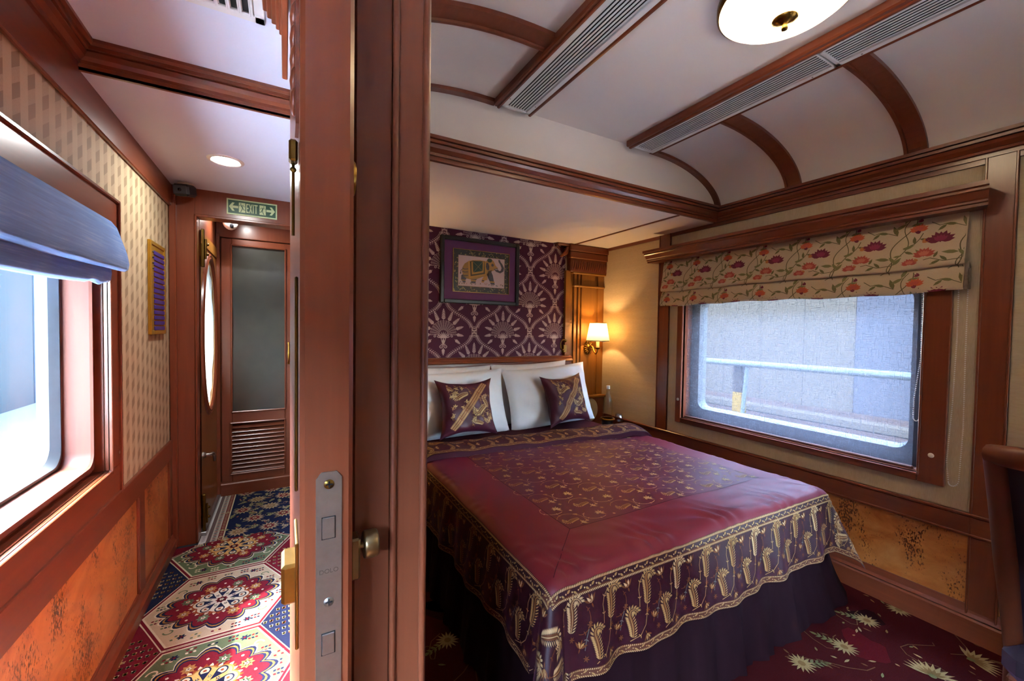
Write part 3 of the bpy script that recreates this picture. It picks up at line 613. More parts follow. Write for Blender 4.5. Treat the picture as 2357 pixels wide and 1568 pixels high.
# window 2
w2 = empty('window_2', 'wide bedroom train window in a flat mahogany frame', kind='structure', loc=(XW, 1.36, .63))
for nm, d in (('frame_side', (.645, .735, .63, 1.64)), ('frame_side', (2.03, 2.08, .63, 1.64)), ('frame_bottom', (.735, 2.03, .63, .668)), ('frame_top', (.735, 2.03, 1.58, 1.64))):
    wpart(nm, G().box(XW-.022, XW+.01, *d, .003), W['Y' if 'side' not in nm else 'Z'], w2)
g = G()
for d in ((.715, .735, .655, 1.6), (2.03, 2.05, .655, 1.6), (.735, 2.03, .648, .668), (.735, 2.03, 1.58, 1.6)): g.box(XW-.015, 2.68, *d, .002)
wpart('reveal', g, W['Z'], w2)
g = G(); rectring(g, .728, 2.037, .66, 1.59, .008, XW-.028, XW-.01); wpart('frame_bead', g, W['Z'], w2)
R_o = rrect(.73, 2.035, .66, 1.59, .01); R_i = rrect(.80, 1.965, .742, 1.53, .055); R_j = rrect(.812, 1.953, .754, 1.518, .05)
g = G(); ring(g, R_o, R_i, lambda i, p: (2.652 if i == 0 else 2.652, *p)); ring(g, R_i, R_j, lambda i, p: (2.652 if i == 0 else 2.72, *p), 0, True); wpart('sash_frame', g, 'sash_grey', w2)
g = G(); g.add([(2.69, *p) for p in R_i], [tuple(range(len(R_i)))]); g.add([(2.694, *p) for p in R_i], [tuple(range(len(R_i)))[::-1]]); wpart('glass_pane', g, 'window_glass', w2)
for y in (2.055, .69): wpart('screw', G().lathe([(0, .005), (.006, .005), (.010, .002), (.011, 0)], (XW-.022, y, .80 if y > 1 else .76), (Vector((0, 1, 0)), Vector((0, 0, 1)), Vector((-1, 0, 0))), 14), 'white_plastic', w2)
w4 = empty('window_4', 'added bedroom train window behind the viewer, lets in more daylight', kind='structure', loc=(XW, -.92, .63))  # unseen window added to bring daylight into the bedroom
for nm, d in (('frame_side', (-.25, -.19, .63, 1.64)), ('frame_side', (-1.66, -1.6, .63, 1.64)), ('frame_bottom', (-1.6, -.25, .63, .668)), ('frame_top', (-1.6, -.25, 1.6, 1.64))): wpart(nm, G().box(XW-.022, XW+.01, *d, .003), W['Y' if 'side' not in nm else 'Z'], w4)  # frame of the added window behind the viewer
wpart('glass_pane', G().box(2.69, 2.694, -1.6, -.25, .655, 1.62), 'window_glass', w4)  # glass of the added window behind the viewer
# headboard wall
wb = st('wall_back', G().box(.137, 2.6, YH, 3.02, -.1, 2.46), 'linen_wall', 'bedroom headboard wall')
MAR, PRN = H('430d2b'), H('bda49d')
def damask():
    p = Pat(); Hh, Vv = .502, .51; xs, zs = 1.538, 1.255
    p.rect(.62, 2.145, 1.0, 2.05, MAR, 0)
    def motif():
        R1 = .104
        for k in range(15):
            a = pi*(-.02+1.04*k/14); p.stroke([(.03*cos(a), .03*sin(a)), (R1*cos(a), R1*sin(a))], .0020, PRN, 1)
            if k < 14:
                for r in (.038, .047, .056, .065, .074, .083, .092, .101):
                    a2 = pi*(-.02+1.04*(k+1)/14); p.stroke([(r*cos(a), r*sin(a)), (r*cos(a2), r*sin(a2))], .0015, PRN, 1)
        for k in range(11):
            a = pi*(-.13+1.26*k/10); e = abs(k-5)/5; p.sprig((R1-.006)*cos(a), (R1-.006)*sin(a), a-(.25*e*e if k < 5 else -.25*e*e), .088-.036*e, .026-.006*e, 5, PRN, 1, .0035)
        for k in range(9): a = pi*(.06+.88*k/8); p.leaf(0, -.03, a, .052, .0085, PRN, 2)
        for sg in (-1, 1):
            p.spiral(sg*.040, -.016, .013, pi/2, 1.2, .004, PRN, 1, sg); p.spiral(sg*.068, -.014, .012, pi/2, 1.2, .004, PRN, 1, sg); p.spiral(sg*.019, -.092, .017, pi/2, 1.3, .005, PRN, 1, sg)
            p.stroke([(sg*.020, -.014), (sg*.014, -.045), (sg*.004, -.078)], .0055, PRN, 1)
        p.leaf(0, -.085, pi/2, .06, .02, PRN, 1)
        p.sprig(0, -.104, -pi/2, .046, .022, 4, PRN, 1, .005)
    def knot():
        for k in range(4):
            for j in range(3): p.disc((j-1)*.012, (k-1.5)*.016, .0055, PRN, 1, 6)
        for k in range(4): p.leaf(0, 0, pi/4+k*pi/2, .03, .010, PRN, 1)
        p.stroke([(-.02, .03), (0, .036), (.02, .03)], .003, PRN, 1); p.stroke([(-.02, -.03), (0, -.036), (.02, -.03)], .003, PRN, 1)
    for i in range(-3, 4):
        for j in range(-3, 4):
            if (i+j) % 2: continue
            x, z = xs+i*Hh/2, zs+j*Vv/2
            if not (.5 < x < 2.4 and .8 < z < 2.25): continue
            p.push(x, z); motif(); p.pop(); p.push(x+Hh/2, z+.02, 0, 1.15); knot(); p.pop()
            for sg in (-1, 1):
                C = []
                for k in range(61):
                    t = -.5+k/60; q = cos(pi*t); Q = q*q; Q = .75*Q*Q*(3-2*Q)+.25*Q; C.append((x+sg*((Hh/2-.042)*Q+.021), z+.02+t*Vv))
                for k in range(1, 60, 1):
                    (xa, za), (xb, zb) = C[k-1], C[k+1]; a = atan2(zb-za, xb-xa); nx, nz = -sin(a), cos(a)
                    if abs(C[k][1]-z-.02) < .028 or abs(abs(C[k][1]-z-.02)-Vv/2) < .028: continue
                    p.disc(C[k][0]-nx*sg*.013, C[k][1]-nz*sg*.013, .0032, PRN, 1, 6)
                    p.leaf(C[k][0], C[k][1], a+sg*.7*-1, .013, .0062, PRN, 1)
                p.stroke(C, .0022, PRN, 1)
    g, cols = G(), []; p.into(g, cols, lambda x, z, h: (x, YH-.003-h, z), 0, .0003, (.62, 2.145, 1.0, 2.05))
    o = g.build('damask_wallpaper', 'printed_paper', wb, 'plum wallpaper printed with pale palmette fans and ogee garlands'); colour(o, cols)
damask()
# alcove ceiling, tympanum, vaulted ceiling
st('ceiling', G().box(.137, 2.6, 1.803, 3.0, 2.045, 2.058), 'cabin_ceiling', 'low pale ceiling over the bed alcove')
box('trim_11', (2.19, 2.205, 1.8, 2.92, 2.038, 2.047), W['Y'], kind='structure', label='thin mahogany strip on the alcove ceiling')
st('wall_back', G().box(.137, 2.6, 1.80, 1.84, 2.06, 2.46), 'cabin_ceiling', 'pale gable above the crown moulding over the bed')
def cove(x): # ceiling height of the vault
    if x > 1.95: q = min(1, (x-1.95)/.62); return 2.12+.265*sqrt(max(0, 1-q*q))
    if x < .83: q = min(1, (.83-x)/.69); return 2.12+.265*sqrt(max(0, 1-q*q))
    return 2.385
def vault_pts(x0, x1, n, off=0, ext=False):
    P = []
    cxr, a, b = (1.95, .62, .265) if x1 > 1.5 else (.83, .69, .265)
    for k in range(n+1):
        t = pi/2*k/n; x = cxr+(a-off)*sin(t)*(1 if x1 > 1.5 else -1); z = 2.12+(b-off)*cos(t); P.append((x, z))
    if off > 0: P.insert(0, (cxr+(-.035 if x1 > 1.5 else .045), P[0][1]))
    elif ext: P.insert(0, (cxr+(-.035 if x1 > 1.5 else .045), P[0][1]))
    return P
R = vault_pts(1.95, 2.57, 20); Lf = vault_pts(.14, .83, 20)[::-1]
prof = Lf+R; g = G(); n = len(prof); V = [(x, -1.9, z) for x, z in prof]+[(x, 1.82, z) for x, z in prof]; g.add(V, [(i, i+1, n+i+1, n+i) for i in range(n-1)], 0, True)
st('ceiling', g, 'cabin_ceiling', 'vaulted pale bedroom ceiling with curved coves')
kk = 12
for side in (0, 1):
    for (ya_, yb_) in ((1.765, 1.83), (1.27, 1.35), (.745, .825), (.22, .30), (-.31, -.23), (-.84, -.76)):
        x1 = 2.57 if side == 0 else .5; A = vault_pts(0, x1, 18, 0, True); B = vault_pts(0, x1, 18, .016); B2 = vault_pts(0, x1, 18, .024)
        g = G(); m_ = len(A)
        for (P0, y0_, P1, y1_) in ((A, ya_, B, ya_), (B, ya_, B, yb_-.014), (B, yb_-.014, B2, yb_-.012), (B2, yb_-.012, B2, yb_), (B2, yb_, A, yb_)):
            g.add([(x, y0_, z) for x, z in P0]+[(x, y1_, z) for x, z in P1], [(i, i+1, m_+i+1, m_+i) for i in range(m_-1)], 0, False)
        st('trim_12', g, MATS['mahogany_Z'], 'curved mahogany ceiling rib on the %s cove' % ('window-side' if side == 0 else 'door-side'))
CR = [(0, 0), (.018, 0), (.018, .020), (.030, .018), (.032, .028), (.028, .032), (.044, .046), (.050, .058), (.047, .062), (.058, .062), (.058, .074), (.052, .078), (.066, .078), (.066, .092), (0, .092)]
st('trim_13', G().prism(CR, (.137, 1.80, 2.042), (XW, 1.80, 2.042), (0, -1, 0), (0, 0, 1), m1=1), W['X'], 'mahogany crown moulding across the head of the bedroom')
st('trim_14', G().prism(CR, (XW, -1.9, 2.042), (XW, 1.80, 2.042), (-1, 0, 0), (0, 0, 1), m1=1).box(XW-.010, XW, -1.9, 2.93, 2.02, 2.045), W['Y'], 'mahogany crown moulding along the top of the window wall')
st('trim_15', G().prism(CR, (.137, -1.9, 2.042), (.137, 1.80, 2.042), (1, 0, 0), (0, 0, 1), m1=1), W['Y'], 'mahogany crown moulding along the door-side wall')
st('wall_front', G().box(-.72, 2.72, -1.95, -1.85, -.1, 2.46), 'linen_wall', 'wall behind the viewer')
# pilasters either side of the bed head
def pilaster(x0, x1, lab, n):
    r = empty('trim_%d' % n, lab, kind='structure', loc=((x0+x1)/2, 2.93, 0))
    s = 1 if x0 > 1 else -1; X = lambda a: (x0+a if s > 0 else x1-a)
    def bx(nm, a, b, y0, y1, z0, z1, mat, bv=.002): 
        xa, xb = sorted((X(a), X(b))); wpart(nm, G().box(xa, xb, y0, y1, z0, z1, bv), mat, r)
    Z = MATS['honey_Z']
    bx('backing', 0, .41, 2.925, 2.945, .4, 2.04, Z); bx('edge_strip', -.03, .02, 2.91, 2.94, .4, 1.82, Z)
    for a, b in ((.062, .092), (.108, .128), (.146, .30), (.335, .405)): bx('fillet', a, b, 2.912, 2.93, .7, 1.685, Z, .003)
    for a, b in ((.062, .092), (.108, .128), (.146, .30), (.335, .405)): bx('fillet', a, b, 2.912, 2.93, 1.70, 1.80, Z, .003)
    bx('ring', .05, .405, 2.895, 2.935, 1.683, 1.70, MATS['honey_X'], .006); bx('ring', .03, .408, 2.885, 2.935, 1.795, 1.812, MATS['honey_X'], .006)
    bx('capital', .0, .41, 2.885, 2.935, 1.81, 1.93, W['X'], .004); bx('capital_top', -.012, .41, 2.87, 2.935, 1.925, 1.985, W['X'], .006); bx('capital_top', -.02, .41, 2.86, 2.935, 1.985, 2.043, W['X'], .006)
    g = G()
    for k in range(17):
        a = .02+k*.0235; g.ball((X(a), 2.884, 1.868), .010, .008, .045, 8, rot=Matrix.Rotation(.28 if k % 2 else .1, 3, 'Y'))
    wpart('carved_leaves', g, W['Z'], r)
    bx('base_ledge', -.02, .41, 2.86, 2.935, .69, .715, MATS['honey_X'], .006); bx('base', -.01, .41, 2.88, 2.935, .3, .69, W['Z'], .003)
    g = G()
    for k in range(5): g.ball((X(-.03-.014*k), 2.90, 1.985-.012*k+.008*(k == 0)), .02-.002*k, .018, .05-.008*k, 10, rot=Matrix.Rotation((.3+.25*k)*s, 3, 'Y'))
    g.tube([(X(-.1), 2.9, 2.02), (X(-.12), 2.9, 2.03), (X(-.13), 2.9, 2.005), (X(-.112), 2.9, 1.995)], .008); g.box(*sorted((X(-.14), X(0))), 2.88, 2.935, 2.025, 2.043, .003); wpart('carved_bracket', g, W['Z'], r)
    return r
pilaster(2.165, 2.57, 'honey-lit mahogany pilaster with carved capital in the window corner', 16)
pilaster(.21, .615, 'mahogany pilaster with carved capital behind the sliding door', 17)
# ---------------- outside
st('floor', G().box(-60, -4.2, -40, 60, -1.3, -1.15), 'concrete', 'ground outside the corridor window, shadow of the building painted in as a darker tone')  # darker colour paints the building's shadow onto the far ground
st('floor', G().box(-4.2, -.75, -40, 60, -1.3, -1.145), 'sun_tone_ground', 'ground beside the train outside the corridor window, sunlight painted in as a paler tone')  # paler colour paints the sunlit ground and bounces daylight to the corridor ceiling
st('floor', G().box(2.75, 6.0, -40, 60, -.3, -.118), 'bounce_ground', 'unseen pale ground strip added beside the bedroom windows to bounce daylight in')  # out of view; made pale to bounce daylight onto the bedroom ceiling
st('floor', G().box(6.0, 60, -40, 60, -.3, -.12), 'track_ground', 'brown trackside ground outside the bedroom window')
hb = empty('building', 'tall pale panelled building outside the corridor window', 'building', loc=(-6.9, 14, -1.15))
g0 = G().box(0, .3, 0, 2.97, 0, 4.8).mesh('wall_panel'); g0.materials.append(MATS['hangar_wall']); g1 = G().box(0, .3, 0, 2.97, 0, 4.8).mesh('wall_panel'); g1.materials.append(MATS['hangar_wall_b'])
for k in range(20):
    o = bpy.data.objects.new('wall_panel', g1 if k % 3 == 1 else g0); link(o, hb); o.location = (0, -26.3+k*3, 0)
pw = empty('platform_wall', 'pale panelled wall beyond the platform outside the bedroom window', 'wall', loc=(9, 0, -.12))
g0 = G().box(0, .3, 0, .83, 0, 6).mesh('wall_panel'); g0.materials.append(MATS['platform_wall']); g1 = G().box(0, .3, 0, .83, 0, 6).mesh('wall_panel'); g1.materials.append(MATS['platform_blue'])
for k in range(34):
    o = bpy.data.objects.new('wall_panel', g1 if k in (14, 15, 20, 21) else g0); link(o, pw); o.location = (0, -9.95+k*.84, 0)
rl = empty('platform_railing', 'pale blue pipe railing outside the bedroom window', 'railing', loc=(4.5, 2, -.12))
def rp(nm, g, mat): o = g.build(nm, mat, rl); o.matrix_parent_inverse = Matrix.Translation(-Vector(rl.location)); return o
rp('pipe', G().tube([(4.5, -3, .975), (4.5, 9, .93)], .035, 12), 'rail_pipe')
for y in (-.3, 2.72, 5.6): rp('support', G().tube([(4.5, y, -.12), (4.5, y+.04, .4), (4.5, y, .95)], .02, 8), 'rail_pipe')
pp = empty('post', 'grey and yellow painted post beside the pipe railing', 'post', loc=(4.55, 2.82, -.12))
o = G().box(4.52, 4.62, 2.79, 2.9, .62, .93, .005).build('upper_section', 'post_grey', pp); o.matrix_parent_inverse = Matrix.Translation(-Vector(pp.location))
o = G().box(4.52, 4.62, 2.79, 2.9, -.12, .62, .005).build('lower_section', 'post_yellow', pp); o.matrix_parent_inverse = Matrix.Translation(-Vector(pp.location))
box('kerb', (7.4, 7.6, -10, 20, -.12, .02), 'platform_wall', None, .02, label='long pale kerb along the trackside outside the bedroom window', cat='kerb')

# ================================================================== THINGS
def off(root):  # parts are modelled in world coordinates under a located Empty
    return Matrix.Translation(-Vector(root.location))
def part(name, g, mat, par, root=None, label=None, kind=None, cols=None):
    o = g.build(name, mat, par, label, kind=kind); o.matrix_parent_inverse = Matrix() if root else off(par)
    if cols: colour(o, cols)
    return o
def spin(o, me_or_none=None): return o
# ---------------- blue roman blind in the corridor
rb = empty('roman_blind', 'blue slub linen roman blind half raised over the corridor window', 'blind', loc=(-.55, 1.44, 1.44))
def sweepcloth(prof, y0, y1, ny, th, wob):
    n = len(prof)
    def fn(u, v):
        k = u*(n-1); i = min(int(k), n-2); t = k-i
        x = prof[i][0]*(1-t)+prof[i+1][0]*t; z = prof[i][1]*(1-t)+prof[i+1][1]*t; y = y0+(y1-y0)*v
        dx, dz = wob(u, v, y); return (x+dx, y, z+dz)
    g = G().grid(fn, (n-1)*3, ny)
    return g
def solid(o, t):
    m_ = o.modifiers.new('thickness', 'SOLIDIFY'); m_.thickness = t; m_.offset = 0; return o
f1 = [(-.578, 1.675), (-.560, 1.672), (-.545, 1.650), (-.530, 1.60), (-.517, 1.555), (-.512, 1.52), (-.515, 1.50), (-.525, 1.492), (-.545, 1.497), (-.562, 1.515)]
o = part('front_fold', sweepcloth(f1, .85, 2.045, 60, 0, lambda u, v, y: (.004*sin(v*9)*u+.002*sin(v*31)*u, -.012*sin(pi*v)*u-.012*(1-v)*u)), 'blue_slub', rb); solid(o, .003)
f2 = [(-.562, 1.53), (-.548, 1.50), (-.545, 1.475), (-.548, 1.452), (-.558, 1.442), (-.57, 1.45)]
o = part('lower_fold', sweepcloth(f2, .86, 2.0, 60, 0, lambda u, v, y: (.003*sin(v*17), -.014*sin(pi*v)-.02*(1-v)+(.006*sin(v*46) if v > .8 else 0)*u)), 'blue_slub', rb); solid(o, .003)
part('head_rail', G().box(-.578, -.556, .87, 2.02, 1.64, 1.665, .002), 'white_plastic', rb)
# ---------------- floral roman blind, its pelmet, roller shade, chains
pm = empty('window_pelmet', 'moulded mahogany pelmet above the floral blind', 'pelmet', loc=(2.5, 1.42, 1.83))
PP = [(0, 0), (.085, 0), (.085, .012), (.093, .016), (.093, .024), (.098, .03), (.112, .055), (.118, .06), (.118, .070), (.130, .074), (.130, .092), (0, .092)]
part('moulding', G().prism([(a, b) for a, b in PP], (XW, .56, 1.832), (XW, 2.30, 1.832), (-1, 0, 0), (0, 0, 1), m0=-.25, m1=-.25), W['Y'], pm)
fb = empty('roman_blind', 'cream roman blind printed with red flowers and olive vines over the bedroom window', 'blind', loc=(2.53, 1.42, 1.49))
BP = [(2.555, 1.845), (2.545, 1.80), (2.535, 1.72), (2.522, 1.65), (2.515, 1.622), (2.52, 1.608), (2.538, 1.606), (2.530, 1.596), (2.520, 1.56), (2.512, 1.525), (2.512, 1.508), (2.520, 1.498), (2.54, 1.50), (2.548, 1.505)]
BL = [0]
for a, b in zip(BP, BP[1:]): BL.append(BL[-1]+hypot(b[0]-a[0], b[1]-a[1]))
BY0, BY1 = .605, 2.215
def blind_at(y, s, h=0):
    s = min(max(s, 0), BL[-1]); i = 0
    while i < len(BP)-2 and BL[i+1] < s: i += 1
    t = (s-BL[i])/(BL[i+1]-BL[i]); x = BP[i][0]*(1-t)+BP[i+1][0]*t; z = BP[i][1]*(1-t)+BP[i+1][1]*t
    dx, dz = BP[i+1][0]-BP[i][0], BP[i+1][1]-BP[i][1]; l = hypot(dx, dz); nx, nz = dz/l, -dx/l
    w = s/BL[-1]; v = (y-BY0)/(BY1-BY0)
    return (x+nx*h+.004*sin(y*9)*w+.002*sin(y*33)*w, y, z+nz*h+w*(.006*sin(y*5.2)+.003*sin(y*21))-.008*w*sin(pi*v))
def floral():
    p = Pat(); MA, CO, OL, BR, OC = H('6b1a35'), H('a84a3c'), H('67633a'), H('58502f'), H('b3703c')
    def lotus(x, y, r, c, c2, up=pi/2):
        for k in range(9): p.leaf(x, y-.25*r, up-1.45+2.9*k/8, r*(1.0 if k % 2 else .9), r*.5, c, 4)
        for k in range(5): p.leaf(x, y-.25*r, up-.8+1.6*k/4, r*.62, r*.34, c2, 5)
        for k in range(5): p.leaf(x, y, up+pi-.9+1.8*k/4, r*.4, r*.3, c, 4)
    def bud(x, y, r, a, c):
        for k in range(3): p.leaf(x, y, a-.45+.45*k, r, r*.45, c, 4)
    RY, RS = .232, .27
    for i in range(-1, 9):
        for j in range(-1, 3):
            p.push(BY0+.03+i*RY, (j+1)*RS+.005, 0, -1.12, -1.0)   # viewer's right is -Y
            S = lambda P, w=.0035: p.stroke(P, w, BR, 2)
            # main twining stem
            S([(-.02+.10*t+.018*sin(t*9), .0+.27*t) for t in [k/24 for k in range(25)]]); S([(.01+.07*t-.018*sin(t*9), .0+.27*t) for t in [k/24 for k in range(25)]], .003)
            S([(.05, .135), (.085, .15), (.10, .17), (.11, .195)], .003); S([(.02, .06), (-.03, .055), (-.07, .075), (-.09, .07)], .003); S([(.03, .2), (-.02, .225), (-.05, .22), (-.075, .24)], .003)
            lotus(-.045, .16, .046, MA, H('85274a')); lotus(-.09, .10, .038, CO, H('bf6a55')); lotus(.095, .218, .033, H('b5552f'), CO); lotus(.075, .065, .029, CO, H('bf6a55'))
            bud(.11, .15, .022, .8, OC); bud(.118, .158, .018, .5, MA); bud(-.105, .07, .018, 2.9, OC); bud(-.11, .195, .02, 1.9, MA); bud(-.1, .25, .02, 2.6, MA)
            for (x, y, a, l) in ((.02, .06, .9, .045), (.03, .07, 2.2, .04), (.05, .13, .4, .04), (.055, .12, -.5, .035), (-.02, .055, 2.3, .035), (-.04, .06, 3.6, .035), (-.06, .075, 1.2, .03), (.03, .2, 1.9, .05), (.0, .215, 2.9, .04), (.02, .225, .6, .045),
                                 (-.03, .22, 3.9, .035), (.085, .15, 1.6, .035), (.1, .17, -.3, .03), (.05, .25, 1.2, .045), (.07, .235, .2, .04), (.01, .09, 3.0, .05), (.02, .1, .1, .03), (-.1, .1, 2.2, .03)): p.leaf(x, y, a, l, l*.36, OL if (x+y)*100 % 2 > .8 else H('747046'), 3)
            p.pop()
    g, cols = G(), []
    ys = [BY0+(BY1-BY0)*k/80 for k in range(81)]; ss = []
    for i in range(len(BL)-1): ss += [BL[i]+(BL[i+1]-BL[i])*q/3 for q in range(3)]
    ss.append(BL[-1]); g.add([blind_at(y, s) for y in ys for s in ss], [(a*len(ss)+b, (a+1)*len(ss)+b, (a+1)*len(ss)+b+1, a*len(ss)+b+1) for a in range(80) for b in range(len(ss)-1)], 0, True); cols += [H('bda98c')]*(80*(len(ss)-1))
    p2 = Pat()
    for pts, c, l in p.P: p2.P.append((pts, c, l))
    p2.into(g, cols, lambda y, s, h: blind_at(y, s, h), .0008, .00025, (BY0+.004, BY1-.004, .0, BL[-1]-.03))
    return g, cols
g, cols = floral(); part('printed_cloth', g, 'linen_print', fb, cols=cols)
g = G().grid(lambda u, v: (2.512+.04*u, BY0-.002-.012*sin(u*9), 1.50+.10*v+.02*sin(u*14)*v), 8, 6); part('side_gather', g, plain('gather_cloth', lin('6d5a4c'), .85, .3, 60), fb)
def chain(name, pts, r, par, step):
    P = [Vector(p) for p in pts]; g = G(); acc = 0
    for a, b in zip(P, P[1:]):
        L_ = (b-a).length; n = max(1, int(L_/step))
        for k in range(n): g.ball(a+(b-a)*(k/n), r, n=6)
    return part(name, g, 'white_plastic', par)
lp = [(2.552, .628, 1.60), (2.55, .625, 1.3), (2.55, .63, 1.0), (2.55, .64, .75), (2.55, .632, .66)]; rp_ = [(2.552, .6, 1.6), (2.552, .598, 1.2), (2.552, .595, .9), (2.55, .6, .68)]
bot = [(2.55, .632-.032*(1-cos(pi*k/10))/2, .66-.025*sin(pi*k/10)+.02*k/10) for k in range(11)]
chain('bead_chain', lp+bot+rp_[::-1], .0028, fb, .0085)
rs = empty('roller_shade', 'sheer white roller shade drawn down over the bedroom window glass', 'shade', loc=(2.6, 1.4, .66))
o = part('shade_cloth', G().grid(lambda u, v: (2.603+.003*sin(v*7)*u, .768+1.262*v, 1.575-.9*u), 8, 20), 'sheer_shade', rs)
part('bottom_bar', G().box(2.592, 2.612, .765, 2.03, .652, .682, .004), plain('bar_cloth', lin('6e4a42'), .6, .1), rs)
part('bar_end', G().box(2.598, 2.606, .735, .765, .672, .680, .002), 'clear_glass', rs)
part('roller', G().tube([(2.61, .74, 1.56), (2.61, 2.03, 1.56)], .018, 12), 'white_metal', rs)
lp = [(2.585, .752, 1.55), (2.585, .748, 1.2), (2.582, .765, 1.0), (2.58, .765, .92)]; bot = [(2.58, .765-.022*(1-cos(pi*k/8))/2, .92-.02*sin(pi*k/8)) for k in range(9)]
chain('bead_chain', lp+bot+[(2.58, .742, 1.0), (2.584, .744, 1.2), (2.585, .745, 1.55)], .0028, rs, .0085)
# ---------------- bed
BX0, BX1, BYF, BZ = .69, 2.17, .97, .585
bed = empty('bed', 'double bed with a dark maroon floor-length skirt', 'bed', loc=(1.43, 1.9, 0))
part('base', G().box(.68, 2.18, .95, 2.88, .06, .33, .01), 'void_dark', bed); part('mattress', G().box(.66, 2.2, .94, 2.87, .33, .572, .05), 'maroon_sheet', bed)
hb_ = empty('headboard', 'low mahogany headboard against the damask wallpaper', 'headboard', loc=(1.4, 2.91, .2)); part('panel', G().box(.60, 2.195, 2.892, 2.932, .2, 1.04, .004), W['X'], hb_)
part('top_rail', G().prism([(0, 0), (.055, 0), (.06, .008), (.055, .018), (.045, .026), (.048, .036), (.035, .046), (0, .048)], (.59, 2.935, 1.03), (2.2, 2.935, 1.03), (0, -1, 0), (0, 0, 1)), W['X'], hb_)
def skirt():
    P = []
    def seg(a, b, n):
        for k in range(n): P.append((a[0]+(b[0]-a[0])*k/n, a[1]+(b[1]-a[1])*k/n))
    seg((.675, 2.8), (.675, .955), 60); seg((.675, .955), (2.19, .955), 60); seg((2.19, .955), (2.19, 2.8), 40); P.append((2.19, 2.8))
    V = []; n = len(P); H_ = 8
    for j in range(H_+1):
        t = j/H_
        for i, (x, y) in enumerate(P):
            w = .012*sin(i*.9)+.008*sin(i*2.3+1); fl = .05*t+w*t
            rx = max(0, (x-1.9)/.3) if y < 1.3 else 0
            ox = -fl if i < 60 else (fl*.3*(1 if i > 90 else -.3)+.22*t*t*max(0, (x-1.8)/.4) if i < 120 else fl+.22*t*t*max(0, (1.6-y)/.65)); oy = -fl if 60 <= i < 120 else 0
            V.append((x+ox, y+oy, .50*(1-t)+.004))
    return G().add(V, [(j*n+i, j*n+i+1, (j+1)*n+i+1, (j+1)*n+i) for j in range(H_) for i in range(n-1)], 0, True)
o = part('bed_skirt', skirt(), 'skirt_cloth', bed)
# bedspread : one cloth surface S(u,v) in bed coordinates
def S(u, v, h=0):
    dx = (BX0-u) if u < BX0 else (u-BX1 if u > BX1 else 0); dy = max(0, BYF-v)
    sx = -1 if u < BX0 else 1; L_ = hypot(dx, dy)
    bx, by = min(max(u, BX0), BX1), max(v, BYF)
    sag = .010*sin((bx-BX0)/(BX1-BX0)*pi)+.003*sin(bx*11+by*4)+.002*sin(by*17-bx*5)
    if L_ < 1e-6:
        e = min(1, (by-BYF)/.22); rp = .0055*(1-e)**2*sin(bx*58+4*sin(bx*17)+by*46)+.003*(1-e)*sin(bx*23+by*60+2*sin(bx*9))
        return Vector((bx, by, BZ+sag+rp+h)), Vector((0, 0, 1))
    ca, sa = dx/L_, dy/L_; ph = atan2(dy, dx); r = .05; cn = (2*sa*ca)**2
    along = by if dy == 0 else bx
    k = .09+.30*cn+(.05 if sx > 0 else 0); a = min(L_/r, pi/2-k*.6)
    o_, d_ = r*sin(a), r*(1-cos(a)); rest = max(0, L_-a*r)
    wob = (.010*sin(along*19+1.3*sin(along*7))+.006*sin(along*41))*min(1, rest/.2)*(1-cn)
    gat = .0055*sin(along*58+4*sin(along*17)+.97*46)*max(0, 1-L_/.06)*(1 if dy > 0 else .3)
    o_ += rest*k+wob; d_ += rest*sqrt(1-k*k)
    dirv = Vector((sx*ca, -sa, 0)); pos = Vector((bx, by, BZ+sag*max(0, 1-L_/.1)))+dirv*o_+Vector((0, 0, -d_+gat))
    nrm = (dirv*sin(a)+Vector((0, 0, cos(a)))).normalized() if rest == 0 else (dirv*sqrt(1-k*k)+Vector((0, 0, k))).normalized()
    return pos+nrm*h, nrm
def Sp(u, v, h=0): return S(u, v, h)[0]
OV = .30; VT = 2.30
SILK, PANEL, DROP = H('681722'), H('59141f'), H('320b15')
GO1, GO2, GO3, GRY = H('a17b4a'), H('6d3f22'), H('bf9c6e'), H('5f6058')
IX0, IX1, IY0 = .885, 2.035, 1.155
def spread():
    us = sorted(set([round(BX0-OV+k*(BX1-BX0+2*OV)/190, 4) for k in range(191)]+[IX0, IX1, BX0-.045, BX1+.045])); vs_ = sorted(set([round(BYF-OV+k*(VT-BYF+OV)/140, 4) for k in range(141)]+[IY0, BYF-.045]))
    g = G(); nv = len(vs_); g.add([Sp(u, v) for u in us for v in vs_], [(i*nv+j, (i+1)*nv+j, (i+1)*nv+j+1, i*nv+j+1) for i in range(len(us)-1) for j in range(nv-1)], 0, True)
    cols = []
    for i in range(len(us)-1):
        for j in range(nv-1):
            u, v = (us[i]+us[i+1])/2, (vs_[j]+vs_[j+1])/2
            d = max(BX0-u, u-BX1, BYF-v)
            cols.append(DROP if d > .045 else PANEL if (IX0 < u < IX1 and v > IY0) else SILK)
    return g, cols
bs = empty('bedspread', 'maroon silk bedspread embroidered with gold paisleys, draped over the bed', 'bedspread', loc=(1.43, 1.6, .585))
g, cols = spread(); part('silk_cloth', g, 'silk', bs, cols=cols)
